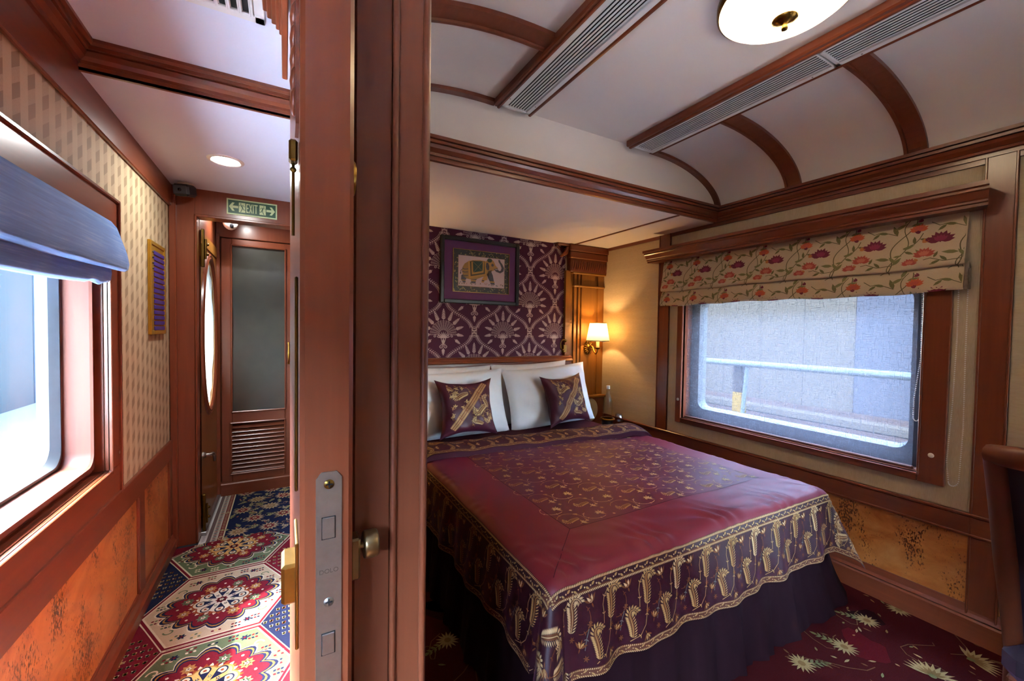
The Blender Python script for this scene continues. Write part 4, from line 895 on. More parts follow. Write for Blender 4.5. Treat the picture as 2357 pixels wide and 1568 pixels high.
def paisley(p, s, c1, c2, teeth=14, hook=2.5):
    """upright comma leaf: narrow stitched body fringed with little leaves, hooked over to the right at the top"""
    p.push(0, 0, 0, s)
    sp = [(-.12+.05*sin(pi*k/9), -.5+.82*k/9) for k in range(10)]+[(-.12+.21*(1-cos(pi*k/7*.8)), .32+.2*sin(pi*k/7*.95)) for k in range(1, 8)]; n = len(sp)
    w = lambda t: .04+.10*sin(pi*min(1, t*1.25))**.8 if t < .8 else .04
    p.stroke(sp, lambda t: w(t), c2, 0); p.stroke(sp, .022, c1, 1)
    for k in range(n-1):
        for q in (0, .5):
            xa, ya = sp[k][0]+(sp[k+1][0]-sp[k][0])*q, sp[k][1]+(sp[k+1][1]-sp[k][1])*q; a = atan2(sp[k+1][1]-sp[k][1], sp[k+1][0]-sp[k][0]); ww = w(k/(n-1))*.5
            p.leaf(xa-sin(a)*ww, ya+cos(a)*ww, a+.95, .19, .045, c1, 1)
            if q == 0: p.leaf(xa+sin(a)*ww, ya-cos(a)*ww, a-.95, .17, .045, c1, 1)
    p.pop()
def bloom(p, x, y, s, a, c1, c2):
    for k in range(5): p.leaf(x, y, a-.9+.45*k, s*(1 if k % 2 == 0 else .8), s*.3, c1 if k % 2 else c2, 1)
    p.leaf(x, y, a+pi, s*.5, s*.2, c2, 1)
def star(p, x, y, s, c):
    for k in range(6): p.leaf(x, y, k*pi/3+.3, s, s*.32, c, 0)
def vine(p, P, c, w=.0022, every=4, l=.011):
    p.stroke(P, w, c, 0)
    for k in range(1, len(P)-1, every):
        a = atan2(P[k+1][1]-P[k-1][1], P[k+1][0]-P[k-1][0])
        for sg in (-1, 1): p.leaf(P[k][0], P[k][1], a+sg*1.0, l, l*.36, c, 0)
def arc(x, y, r, a0, a1, n=18, ry=None): ry = ry or r; return [(x+r*cos(a0+(a1-a0)*k/n), y+ry*sin(a0+(a1-a0)*k/n)) for k in range(n+1)]
def trimband(p, a, b, w, lay=1):
    """braided band a->b, width w"""
    L_ = hypot(b[0]-a[0], b[1]-a[1]); an = atan2(b[1]-a[1], b[0]-a[0]); p.push(a[0], a[1], an)
    n = max(2, int(L_/.02)); seg = lambda y: [(L_*k/n, y) for k in range(n+1)]
    p.stroke(seg(0), w, H('5a3020'), lay); p.stroke(seg(w*.33), w*.12, H('7a5430'), lay+1); p.stroke(seg(-w*.33), w*.12, H('7a5430'), lay+1)
    m_ = int(L_/.0062)
    for k in range(m_):
        x = L_*k/m_
        for y in (.43, -.43): p.leaf(x, y*w-.16*w*(1 if y > 0 else -1), (1.0 if y > 0 else -1.0), w*.26, w*.11, GO3, lay+2)
    m_ = int(L_/.022)
    for k in range(m_): p.leaf(L_*(k+.5)/m_-.007, 0, .5 if k % 2 else -.5, .015, w*.2, GO1, lay+2); p.disc(L_*k/m_, 0, w*.07, GO3, lay+3, 6)
    p.pop()
def embroider():
    p = Pat()
    # drop of the three sides : local x along the edge, y outwards
    sides = [((BX0-.02, BYF), 0, BX1-BX0+.04), ((BX0, VT-.05), -pi/2, VT-.05-BYF), ((BX1, BYF), pi/2, .62)]
    for (ox, oy_), rot, ln in sides:
        n = int(ln/.152)
        p.push(ox, oy_, rot, 1, -1)
        for k in range(n+1):
            x = (k+.35)*ln/(n+.4); K1 = GO1 if k % 3 else GO3
            p.push(x, .130, .08, 1, -1); paisley(p, .088, K1, GO2); p.pop(); p.push(x+.075, .218, -.12, 1, -1); paisley(p, .078, GO1, GO2); p.pop()
            bloom(p, x+.062, .108, .030, -1.9, GO3, GO2); bloom(p, x+.012, .222, .026, -1.2, GO1, GO2); bloom(p, x+.118, .255, .024, 1.2, GO1, GO2); star(p, x+.05, .165, .011, GO2); star(p, x-.012, .192, .010, GO2); star(p, x+.03, .252, .010, GO2)
            vine(p, [(x-.045, .175), (x-.042, .15), (x-.043, .125), (x-.036, .105), (x-.022, .09), (x-.004, .083), (x+.012, .084)], GO1, .002, 2, .009)
            vine(p, arc(x+.022, .145, .032, -.9, 1.9, 12, .04), GO2, .0018, 4, .008); vine(p, [(x+.135, .17), (x+.128, .2), (x+.118, .23), (x+.095, .255), (x+.06, .268)], GO1, .002, 2, .009); vine(p, [(x+.045, .175), (x+.035, .2), (x+.028, .23)], GRY, .002, 1, .009)
        p.pop()
    # corner flap
    for sx, cx0 in ((-1, BX0), (1, BX1)):
        p.push(cx0, BYF, 0, sx, -1)
        for (x, y, s, r) in ((.11, .13, .11, .9), (.21, .10, .09, .5), (.10, .23, .09, 1.3), (.21, .21, .10, .9)):
            p.push(x, y, r); paisley(p, s, GO3, GO2, 16); p.pop(); vine(p, arc(x, y, s*.75, -2, 1.8, 24), GO2)
        for (x, y) in ((.16, .06), (.05, .17), (.17, .16), (.26, .15), (.15, .26), (.26, .26)): bloom(p, x, y, .032, .8, GO1, GO2); star(p, x+.03, y-.03, .012, GO2)
        p.pop()
    # centre panel
    nx, ny = 8, 11
    for i in range(nx+1):
        for j in range(ny):
            x, y = IX0+.05+i*(IX1-IX0-.1)/nx, IY0+.055+j*.104
            if y > VT-.05: continue
            if (i+j) % 2 == 0:
                p.push(x, y, pi/2+.2); paisley(p, .062, GO1, GO2, 10); p.pop(); bloom(p, x+.02, y-.038, .026, .3, GO3, GO1)
                vine(p, arc(x, y, .055, -.6, 2.6, 14), GO1, .0018, 5, .007)
            else:
                bloom(p, x, y, .030, .1, GO3, GO1); bloom(p, x+.005, y+.004, .022, 2.8, GO3, GO1); vine(p, arc(x-.02, y, .05, 2.2, 5.4, 14, .035), GO3, .0018, 5, .007)
            star(p, x+.045, y+.035, .010, GO1); star(p, x-.04, y+.045, .009, GO2); star(p, x+.05, y-.03, .008, GO3)
    # plain seams
    for a, b in (((IX0, IY0), (BX0-.01, BYF-.01)), ((IX1, IY0), (BX1+.01, BYF-.01))): p.stroke([(a[0]+(b[0]-a[0])*k/8, a[1]+(b[1]-a[1])*k/8) for k in range(9)], .0025, H('40101f'), 0)
    for a, b in (((IX0, IY0), (IX0, VT)), ((IX0, IY0), (IX1, IY0)), ((IX1, IY0), (IX1, VT))): p.stroke([(a[0]+(b[0]-a[0])*k/60, a[1]+(b[1]-a[1])*k/60) for k in range(61)], .003, H('40101f'), 0)
    # braids
    t = .062
    trimband(p, (BX0-t, VT), (BX0-t, BYF-t), .034); trimband(p, (BX0-t, BYF-t), (BX1+t, BYF-t), .034); trimband(p, (BX1+t, BYF-t), (BX1+t, VT), .034)
    t = OV-.013; trimband(p, (BX0-t, VT), (BX0-t, BYF-t), .024); trimband(p, (BX0-t, BYF-t), (BX1+t, BYF-t), .024); trimband(p, (BX1+t, BYF-t), (BX1+t, VT), .024)
    g, cols = G(), []; p.into(g, cols, Sp, .0015, .0005, (BX0-OV, BX1+OV, BYF-OV, VT)); return g, cols
g, cols = embroider(); part('embroidery', g, 'embroidery', bs, kind='stuff', label='gold paisley stitching and braided bands', cols=cols)
# turned-back fold at the head
def foldS(u, v, h=0):   # u across 0..1, v 0 (front edge) .. 1 (back edge)
    x = .585+1.64*u; yb = 2.335-.115*u; yf = 2.125-.135*u; ov = max(0, (x-2.14)/.10) if x > 2.14 else max(0, (.72-x)/.10)
    y = yf+(yb-yf)*v; z = .605+.040*sin(pi*min(1, max(0, v*.93+.05)))**.6+.004*sin(u*23)+.003*sin(u*51+v*4)-.07*min(1.3, ov)**2
    return (x, y, z+h)
def foldcloth():
    g = G().grid(lambda a, b: foldS(b, a), 12, 110); g.grid(lambda a, b: (foldS(b, 0)[0], foldS(b, 0)[1]+.004*a, foldS(b, 0)[2]-.03*a), 2, 110); cols = [H('3c101e')]*len(g.f)
    p = Pat(); n = 13
    for k in range(n):
        x = .05+k*(1.54/n)
        p.push(x, .105, pi/2+.2); paisley(p, .072, GO1, GO2); p.pop(); p.push(x+.055, .05, pi+.4); paisley(p, .05, GO1, GO2, 10); p.pop()
        bloom(p, x+.05, .135, .028, .6, GO1, GO2); bloom(p, x-.03, .045, .026, .2, GO3, GO2); star(p, x+.03, .075, .01, GO2); star(p, x-.04, .16, .01, GO2); vine(p, arc(x, .1, .06, -.8, 2.8, 16), GO2)
    trimband(p, (0, .197), (1.64, .197), .014); trimband(p, (0, .01), (1.64, .01), .014)
    p.into(g, cols, lambda x, y, h: foldS(x/1.64, y/.206, h), .0012, .0004, (0, 1.64, 0, .206)); return g, cols
g, cols = foldcloth(); part('turned_back_fold', g, 'embroidery', bs, label='turned-back paisley border of the bedspread', cols=cols)
# ---------------- pillows and cushions
def pillow_mesh(w, h, t, pinch=.06, n=28, wr=.006, seed=0):
    rnd = random.Random(seed); ph = [rnd.uniform(0, 6) for _ in range(6)]
    def surf(a, b, sg):
        q = (max(0, 1-abs(a)**2.6)*max(0, 1-abs(b)**2.6))**.5; ex = 1-pinch*(1-b*b)*abs(a)**3; ey = 1-pinch*(1-a*a)*abs(b)**3
        wv = wr*(sin(a*7+ph[0]+b*3)+.6*sin(b*9+ph[1]-a*4)+.5*sin(a*15+b*11+ph[2]))*q
        return (a*w/2*ex, sg*(t/2*q)+wv, b*h/2*ey)
    return surf, G().grid(lambda u, v: surf(2*u-1, 2*v-1, -1), n, n).grid(lambda u, v: surf(2*u-1, 2*v-1, 1), n, n)
def place(o, loc, rx, ry=0, rz=0): o.location = loc; o.rotation_euler = (rx, ry, rz); return o
for k, (x, y, z, rx, ry, w, h, lab) in enumerate(((.99, 2.77, .80, -.12, .01, .74, .46, 'white cotton pillow against the headboard at the door side, rear of its pair'), (1.03, 2.635, .78, -.28, -.02, .76, .46, 'white cotton pillow leaning behind the maroon cushion nearest the door'),
                                  (1.72, 2.77, .805, -.12, -.03, .70, .47, 'white cotton pillow against the headboard at the window side, rear of its pair'), (1.80, 2.635, .79, -.28, -.06, .77, .47, 'white cotton pillow leaning behind the maroon cushion nearest the window'))):
    s_, g = pillow_mesh(w, h, .17, .06, 28, .008, k); o = g.build('pillow', 'white_cotton', None, lab, 'pillow', 'white pillows at the bed head'); place(o, (x, y, z), rx, ry)
def cushion(x, y, z, rx, ry, rz, lab, seed, w=.40, h=.385, flip=1):
    surf, g = pillow_mesh(w, h, .14, .20, 28, .006, seed); o = g.build('cushion', 'silk', None, lab, 'cushion', 'maroon embroidered cushions'); colour(o, [H('431222')]*len(g.f)); place(o, (x, y, z), rx, ry, rz)
    p = Pat(); rnd = random.Random(seed)
    for (a, b, s, r) in ((-.05, .075, .075, 1.9), (.095, .10, .06, .4), (.075, -.02, .08, 2.2), (.125, .02, .06, .5), (-.11, -.03, .05, 1.0), (.05, -.11, .055, 1.2), (.13, -.08, .06, 2.5), (-.12, .13, .05, .8)):
        if abs(a*.62-b*.78-.0)*1.0 < .045 : continue
        p.push(a, b, r); paisley(p, s*1.2, GO3, GO2, 10); p.pop(); vine(p, arc(a, b, s*.8, 0, 4, 18), GO1, .002, 3, .011)
    for k in range(44):
        a, b = rnd.uniform(-.13, .15), rnd.uniform(-.135, .14)
        if abs((a-.02)*.76-(b)*.65) < .04: continue
        (bloom(p, a, b, .022, rnd.uniform(0, 6), GO1, GO3) if k % 2 else star(p, a, b, .01, GO2))
    fn = lambda x_, y_, hh: (lambda q: (q[0], q[1]-hh-.001, q[2]))(surf(max(-1, min(1, x_/(w/2))), max(-1, min(1, y_/(h/2))), -1))
    g, cols = G(), []; p.into(g, cols, fn, .0012, .0004, (-.14, .165, -.15, .155)); e = g.build('embroidery', 'embroidery', o, kind='stuff'); colour(e, cols)
    p = Pat(); a, b = (-.125, -.15), (.125, .15)
    L_ = hypot(b[0]-a[0], b[1]-a[1]); n = 24
    for k, off_ in enumerate((-.016, 0, .016)):
        nx, ny = -(b[1]-a[1])/L_, (b[0]-a[0])/L_; p.stroke([(a[0]+(b[0]-a[0])*i/n+nx*off_, a[1]+(b[1]-a[1])*i/n+ny*off_) for i in range(n+1)], .0145, H('9a6a48') if k != 1 else H('86522f'), 1)
        for i in range(56): t = (i+.5)/56; p.leaf(a[0]+(b[0]-a[0])*t+nx*(off_-.005), a[1]+(b[1]-a[1])*t+ny*(off_-.005), 1.9, .010, .004, GO3, 2)
    g, cols = G(), []; p.into(g, cols, fn, .002, .0005); e = g.build('gold_band', 'embroidery', o); colour(e, cols)
cushion(1.035, 2.47, .785, -.38, .0, -.05, 'maroon cushion with a wide gold diagonal band, nearest the door', 5)
cushion(1.83, 2.47, .785, -.34, -.03, .10, 'maroon cushion with a gold diagonal band, nearest the window', 9, .40, .38)
# ---------------- elephant picture
pf = empty('framed_picture', 'black framed painting of a decorated elephant on a purple mat', 'picture', loc=(1.335, 2.935, 1.49)); FX0, FX1, FZ0, FZ1 = 1.0, 1.668, 1.49, 1.99
g = G()
for d in ((FX0, FX0+.03, FZ0, FZ1), (FX1-.03, FX1, FZ0, FZ1), (FX0+.03, FX1-.03, FZ0, FZ0+.03), (FX0+.03, FX1-.03, FZ1-.03, FZ1)): g.box(d[0], d[1], 2.908, 2.937, d[2], d[3], .005)
part('frame', g, 'black_frame', pf); part('mat', G().box(FX0+.02, FX1-.02, 2.924, 2.932, FZ0+.02, FZ1-.02), plain('purple_mat', lin('5b2150'), .7, .05, 4), pf)
ux = lambda u: FX0+(FX1-FX0)*u
uz = lambda v: FZ1-(FZ1-FZ0)*v
g = G()
for d in ((.150, .157, .175, .825), (.861, .868, .175, .825), (.150, .868, .175, .183), (.150, .868, .817, .825)): g.box(ux(d[0]), ux(d[1]), 2.92, 2.926, uz(d[3]), uz(d[2]))
part('gold_edge', g, 'brass', pf)
def elephant():
    p = Pat(); DK, GD, GN, PK, GY, YL = H('2e2a20'), H('8d7a45'), H('27402c'), H('bfa39c'), H('4a4544'), H('b4822f')
    W_, H_ = (.861-.157)*(FX1-FX0), (.817-.183)*(FZ1-FZ0); p.rect(0, W_, 0, H_, DK, 0); rnd = random.Random(2)
    for k in range(420):
        x, y = rnd.uniform(.004, W_-.004), rnd.uniform(.004, H_-.004); p.leaf(x, y, rnd.uniform(0, 6.28), .016, .008, [GD, H('6e6a3e'), H('5a3d2c'), GD][k % 4], 1+k % 2)
    a0, a1, b0, b1 = .085*W_, .915*W_, .14*H_, .86*H_; p.rect(a0-.003, a1+.003, b0-.003, b1+.003, H('8d6b55'), 4); p.rect(a0, a1, b0, b1, PK, 5); p.push(a0, b0, 0, a1-a0, b1-b0)
    for k in range(30): x = rnd.uniform(.02, .98); p.leaf(x, rnd.uniform(.03, .10), rnd.uniform(.8, 2.3), .06, .02, [H('6d6248'), H('a87d72'), H('546044')][k % 3], 6)
    p.poly([(.06, .34), (.055, .2), (.10, .11), (.15, .11), (.15, .2), (.20, .32), (.15, .45)], GY, 7); p.poly([(.26, .3), (.27, .1), (.36, .1), (.37, .2), (.41, .3)], GY, 7); p.poly([(.54, .35), (.50, .26), (.49, .15), (.54, .15), (.56, .22), (.62, .25), (.62, .4)], YL, 7)
    p.poly([(.60, .45), (.66, .25), (.70, .1), (.79, .1), (.77, .2), (.74, .42), (.70, .55)], GY, 8); p.rect(.06, .15, .17, .20, YL, 8); p.rect(.26, .37, .17, .21, YL, 8); p.poly([(.685, .17), (.785, .17), (.78, .21), (.675, .21)], YL, 9); p.rect(.5, .55, .2, .23, DK, 8)
    p.poly([(.07, .48), (.085, .62), (.13, .74), (.2, .82), (.3, .87), (.45, .9), (.58, .88), (.64, .75), (.70, .5), (.64, .4), (.5, .33), (.4, .26), (.28, .22), (.18, .24), (.1, .32)], H('9a7433'), 8)
    for y in (.36, .48, .58): p.stroke([(.08, y), (.13, y-.03), (.2, y-.01)], .025, GY, 9)
    p.stroke([(.08, .55), (.05, .5), (.045, .42)], .012, DK, 9); p.leaf(.045, .44, -1.6, .06, .03, DK, 9)
    p.poly([(.20, .83), (.3, .875), (.56, .89), (.60, .83), (.60, .40), (.22, .25)], YL, 10); p.poly([(.235, .82), (.3, .86), (.55, .875), (.565, .45), (.255, .33)], H('4d4526'), 11); p.poly([(.265, .82), (.54, .865), (.535, .49), (.28, .39)], YL, 12); p.poly([(.30, .83), (.515, .86), (.51, .54), (.31, .46)], GN, 13)
    p.stroke([(.30, .83), (.51, .54)], .008, GD, 14); p.stroke([(.515, .86), (.31, .46)], .008, GD, 14)
    p.poly([(.58, .86), (.62, .96), (.70, .98), (.76, .9), (.80, .76), (.86, .68), (.80, .62), (.72, .56), (.66, .54), (.6, .62)], H('a87c38'), 12); p.poly([(.59, .82), (.63, .84), (.66, .72), (.65, .58), (.60, .6), (.58, .7)], GY, 13); p.disc(.665, .92, .055, GN, 13, 12, .07); p.disc(.73, .77, .03, GY, 13, 10, .05)
    p.poly([(.64, .56), (.72, .6), (.70, .5), (.62, .46)], H('5b4a30'), 13)
    T = [(.80, .66), (.84, .58), (.90, .55), (.95, .6), (.965, .7), (.93, .82), (.89, .9), (.875, .97)]; p.stroke(T, lambda t: .085*(1-.55*t), GY, 13); p.leaf(.78, .63, .1, .08, .02, H('d8cdb8'), 14); p.pop()
    g, cols = G(), []; p.into(g, cols, lambda x, y, h: (ux(.157)+x, 2.9236-h, uz(.817)+y), 0, .00012); return g, cols
g, cols = elephant(); part('painting', g, 'painted_sheet', pf, label='walking elephant painted inside a leafy dark border', cols=cols)
# ---------------- wall sconces
def sconce(x, lab):
    r = empty('wall_sconce', lab, 'sconce', 'sconces on the bed-head pilasters', loc=(x, 2.91, 1.145)); yb = 2.912
    ax = (Vector((1, 0, 0)), Vector((0, 0, 1)), Vector((0, -1, 0)))
    g = G().lathe([(0, .03), (.012, .028), (.02, .02), (.045, .014), (.05, .006), (.05, 0)], (x, yb, 1.145), ax, 32, sx=.78, sy=1.25)
    for k in range(18): a = 2*pi*k/18; g.ball((x+.03*cos(a), yb-.018, 1.145+.046*sin(a)), .005, .004, .020, 6, rot=Matrix.Rotation(-a+pi/2, 3, 'Y'))
    part('backplate', g, 'antique_brass', r)
    part('arm', G().tube([(x, yb-.02, 1.15), (x, yb-.05, 1.165), (x, yb-.075, 1.15), (x, yb-.09, 1.115), (x, yb-.115, 1.095), (x, yb-.135, 1.11), (x, yb-.14, 1.14)], [.006, .007, .006, .007, .008, .006, .006], 8), 'brass', r)
    y = yb-.14
    part('drip_cup', G().lathe([(0, 1.136), (.012, 1.136), (.03, 1.148), (.031, 1.152), (.012, 1.152), (0, 1.152)], (x, y, 0), 'Z', 24), 'antique_brass', r); part('candle_tube', G().lathe([(.014, 1.152), (.014, 1.21), (0, 1.21)], (x, y, 0), 'Z', 16), plain('candle_ivory', lin('e8dcc0'), .6, .03), r)
    sh = part('lamp_shade', G().lathe([(.100, 1.208), (.072, 1.365)], (x, y, 0), 'Z', 48), 'lamp_silk', r); part('shade_trim', G().lathe([(.1005, 1.206), (.1015, 1.212), (.1, 1.216)], (x, y, 0), 'Z', 48), 'candle_ivory', sh, r); part('shade_trim', G().lathe([(.0715, 1.361), (.0735, 1.365), (.0715, 1.367)], (x, y, 0), 'Z', 48), 'candle_ivory', sh, r)
    part('bulb', G().ball((x, y, 1.255), .018, .018, .03, 12), 'lamp_silk', r)
    l = bpy.data.lights.new('sconce_light', 'POINT'); l.energy = SCONCE; l.color = (1, .64, .28); l.shadow_soft_size = .016; lo = bpy.data.objects.new('sconce_light', l); link(lo, r); lo.matrix_parent_inverse = off(r); lo.location = (x, y, 1.295)
SCONCE = 2.3
sconce(2.388, 'brass wall sconce with cream shade lit beside the bedroom window wall'); sconce(.40, 'brass wall sconce with cream shade hidden behind the sliding door')
rd = empty('reading_lamp', 'small dark gooseneck reading lamp at the edge of the damask wallpaper', 'lamp', loc=(2.135, 2.93, 1.14))
part('switch_box', G().box(2.12, 2.152, 2.905, 2.937, 1.105, 1.17, .003), 'brass', rd); part('gooseneck', G().tube([(2.125, 2.905, 1.13), (2.09, 2.88, 1.125), (2.065, 2.875, 1.15), (2.065, 2.875, 1.19), (2.085, 2.88, 1.215), (2.11, 2.88, 1.215)], .006, 8), 'antique_brass', rd); part('lamp_head', G().tube([(2.11, 2.88, 1.215), (2.125, 2.88, 1.205)], [.01, .014], 12), 'antique_brass', rd)
# ---------------- nightstand and things on it
ns = empty('nightstand', 'dark wooden bedside shelf between the bed and the window wall', 'nightstand', loc=(2.41, 2.6, 0))
part('body', G().box(2.29, 2.545, 2.33, 2.86, 0, .405, .004), W['Z'], ns); part('top', G().box(2.275, 2.548, 2.31, 2.87, .405, .43, .005), MATS['dark_wood_Z'], ns)
bt = empty('water_bottle', 'clear glass water bottle standing in a brass-rimmed holder', 'bottle', loc=(2.38, 2.62, .43))
part('bottle_glass', G().lathe([(0, .436), (.036, .438), (.038, .45), (.038, .70), (.036, .725), (.027, .75), (.015, .765), (.013, .80), (.013, .835)], (2.38, 2.62, 0), 'Z', 28), 'bottle_glass', bt); part('cap', G().lathe([(.015, .81), (.0155, .838), (.0, .838)], (2.38, 2.62, 0), 'Z', 18), 'white_plastic', bt)
hd = empty('bottle_holder', 'dark cylindrical bottle holder with polished brass rings', 'holder', loc=(2.38, 2.62, .43))
part('sleeve', G().lathe([(0, .431), (.052, .431), (.052, .445), (.047, .45), (.047, .555)], (2.38, 2.62, 0), 'Z', 28), 'black_plastic', hd); part('rim', G().lathe([(.046, .552), (.058, .552), (.061, .558), (.058, .566), (.046, .564)], (2.38, 2.62, 0), 'Z', 28), 'brass', hd); part('foot_ring', G().lathe([(.05, .432), (.055, .437), (.05, .45)], (2.38, 2.62, 0), 'Z', 28), 'brass', hd)
part_ = empty('drinking_glass', 'faceted clear tumbler upside down beside the water bottle', 'glass', loc=(2.392, 2.5, .431))
part('bowl', G().lathe([(.036, .432), (.037, .44), (.034, .56), (.030, .60), (.026, .625), (.0, .63)], (2.392, 2.5, 0), 'Z', 12, smooth=False), 'clear_glass', part_); part('base_facets', G().lathe([(.0345, .565), (.0315, .58), (.0325, .595), (.028, .612)], (2.392, 2.5, 0), 'Z', 12, smooth=False), 'clear_glass', part_)
tag(G().tube([(2.30, 2.38, .445), (2.36, 2.40, .44), (2.42, 2.41, .45), (2.47, 2.40, .485), (2.53, 2.36, .49)], .0028, 6).build('cable', plain('cable_red', lin('7a3a26'), .5, .1)), 'thin reddish cable lying on the bedside shelf by the tumbler', 'cable')
part_ = empty('round_disc', 'pale cream round disc fixed behind the pillow below the sconce', 'disc', loc=(2.41, 2.88, .57))
part('face', G().lathe([(0, .018), (.075, .016), (.088, .008), (.09, 0)], (2.41, 2.88, .585), (Vector((1, 0, 0)), Vector((0, 0, 1)), Vector((0, -1, 0))), 40, sx=.9, sy=1.15), 'cream_disc', part_)
# ---------------- ceiling lamp
for LX, LY, llab in ((1.40, .76, 'round alabaster bowl ceiling lamp with dark finial'), (1.40, -.75, 'added round alabaster ceiling lamp behind the viewer, brightens the bedroom')):  # second lamp is added out of view to brighten the bedroom
    cl = empty('ceiling_lamp', llab, 'lamp', 'bedroom ceiling lamps, one added behind the viewer', loc=(LX, LY, 2.385))
    part('bowl', G().lathe([(.028, 2.305), (.06, 2.308), (.10, 2.316), (.14, 2.328), (.17, 2.342), (.188, 2.356), (.193, 2.362)], (LX, LY, 0), 'Z', 64), 'alabaster', cl)
    part('rim', G().lathe([(.190, 2.358), (.197, 2.362), (.197, 2.386), (.190, 2.386)], (LX, LY, 0), 'Z', 64), 'antique_brass', cl); part('pan', G().lathe([(0, 2.384), (.17, 2.384), (.17, 2.374), (0, 2.374)], (LX, LY, 0), 'Z', 48), 'white_metal', cl)
    part('finial', G().lathe([(.036, 2.308), (.036, 2.302), (.022, 2.296), (.012, 2.29), (.008, 2.284), (.010, 2.279), (.009, 2.272), (0, 2.27)], (LX, LY, 0), 'Z', 24), 'antique_brass', cl)
    for k in range(2):
        l = bpy.data.lights.new('lamp_light', 'POINT'); l.energy = 10; l.color = (1, .92, .82); l.shadow_soft_size = .025; lo = bpy.data.objects.new('lamp_light', l); link(lo, cl); lo.location = ((k-.5)*.09, (k-.5)*.05, -.045)

# ---------------- bedroom ceiling vents
def vent(x0, x1, wl_, wr_, lab):
    r = empty('ceiling_vent', lab, 'vent', 'long slatted ceiling vents', loc=((x0+x1)/2, .4, 2.385)); y0, y1 = -1.8, 1.775
    part('side_moulding', G().box(x0, x0+wl_, y0, y1, 2.352, 2.388, .006).box(x0+wl_*.55, x0+wl_, y0, y1-.002, 2.346, 2.36, .003), W['Y'], r); part('side_moulding', G().box(x1-wr_, x1, y0, y1, 2.352, 2.388, .005), W['Y'], r)
    a, b = x0+wl_, x1-wr_; part('backing', G().box(a, b, y0, y1, 2.380, 2.387), 'void_dark', r)
    for (ya_, yb_) in ((.835, y1-.01), (y0, .829)):
        fr = part('grille_frame', G().box(a, a+.022, ya_, yb_, 2.356, 2.366, .001).box(b-.022, b, ya_, yb_, 2.356, 2.366, .001).box(a, b, yb_-.012, yb_, 2.356, 2.366, .001).box(a, b, ya_, ya_+.006, 2.356, 2.366, .001), 'white_metal', r)
        n = 8; w_ = (b-a-.044)/n; sl_ = G().prism([(-.0036, -.001), (.0036, -.001), (.0036, .001), (-.0036, .001)], (0, ya_+.004, 0), (0, yb_-.004, 0), (1, 0, 0), (0, 0, 1)).mesh('slat'); sl_.materials.append(MATS['white_metal'])
        for k in range(n):
            o = bpy.data.objects.new('slat', sl_); link(o, r); o.matrix_parent_inverse = off(r); o.location = (a+.022+(k+.5)*w_, 0, 2.362)
        for y in (ya_+.08, yb_-.08):
            for xs_ in (a+.011, b-.011): part('screw', G().ball((xs_, y, 2.356), .003, n=8), 'steel', r)
vent(.862, 1.068, .03, .018, 'long slatted ceiling vent nearer the door'); vent(1.705, 1.925, .038, .014, 'long slatted ceiling vent nearer the window')
# corridor ceiling grille
cg = empty('ceiling_vent', 'square white air grille in the corridor ceiling tray', 'vent', loc=(-.2, 1.27, 2.168))
part('frame', G().box(-.335, -.305, 1.1, 1.405, 2.160, 2.17, .002).box(-.075, -.05, 1.1, 1.405, 2.160, 2.17, .002).box(-.335, -.05, 1.375, 1.405, 2.160, 2.17, .002).box(-.335, -.05, 1.1, 1.13, 2.16, 2.17, .002), 'white_metal', cg); part('backing', G().box(-.31, -.07, 1.12, 1.38, 2.1655, 2.1675), 'void_dark', cg)
for k in range(9): part('slat', G().prism([(-.006, -.005), (-.004, -.005), (.006, .004), (.004, .004)], (-.292+k*.0265, 1.12, 2.163), (-.292+k*.0265, 1.38, 2.163), (1, 0, 0), (0, 0, 1)).box(-.299+k*.0265, -.290+k*.0265, 1.12, 1.38, 2.159, 2.161), 'white_metal', cg)
# ---------------- corridor downlights, cameras, exit sign, name board
def downlight(x, y, z, lab):
    r = empty('downlight', lab, 'light', 'recessed corridor downlights', loc=(x, y, z)); part('trim_ring', G().lathe([(.056, z-.004), (.062, z-.007), (.074, z-.004), (.076, z+.002)], (x, y, 0), 'Z', 40), 'white_plastic', r); part('lens', G().lathe([(0, z-.003), (.057, z-.003)], (x, y, 0), 'Z', 40), 'lamp_disc', r)
downlight(-.25, 2.42, 2.09, 'lit round downlight before the exit sign'); downlight(-.31, 3.45, 2.09, 'lit round downlight inside the vestibule')
sc_ = empty('security_camera', 'black bullet security camera under the corridor ceiling corner', 'camera', loc=(-.49, 2.93, 2.09)); part('mount', G().lathe([(.038, 2.09), (.038, 2.083), (.03, 2.076), (0, 2.076)], (-.49, 2.94, 0), 'Z', 28), 'white_plastic', sc_); part('stem', G().tube([(-.49, 2.94, 2.08), (-.492, 2.935, 2.055)], .01), 'black_plastic', sc_)
rm = Matrix.Rotation(-.28, 3, 'Z') @ Matrix.Rotation(.22, 3, 'X')
def rotg(g, c): 
    c = Vector(c); g.v = [tuple(c+rm @ (Vector(p)-c)) for p in g.v]; return g
cc = (-.492, 2.9, 2.04)
part('body', rotg(G().box(cc[0]-.04, cc[0]+.04, 2.86, 2.96, cc[2]-.03, cc[2]+.034, .012), cc), 'black_plastic', sc_); part('face_plate', rotg(G().box(cc[0]-.032, cc[0]+.032, 2.857, 2.862, cc[2]-.018, cc[2]+.026, .002), cc), plain('camera_face', lin('37363a'), .3, .1), sc_); part('lens', rotg(G().lathe([(0, -.003), (.008, -.002), (.010, .004)], (cc[0], 2.856, cc[2]+.004), 'Y', 16), cc), 'dark_glass', sc_)
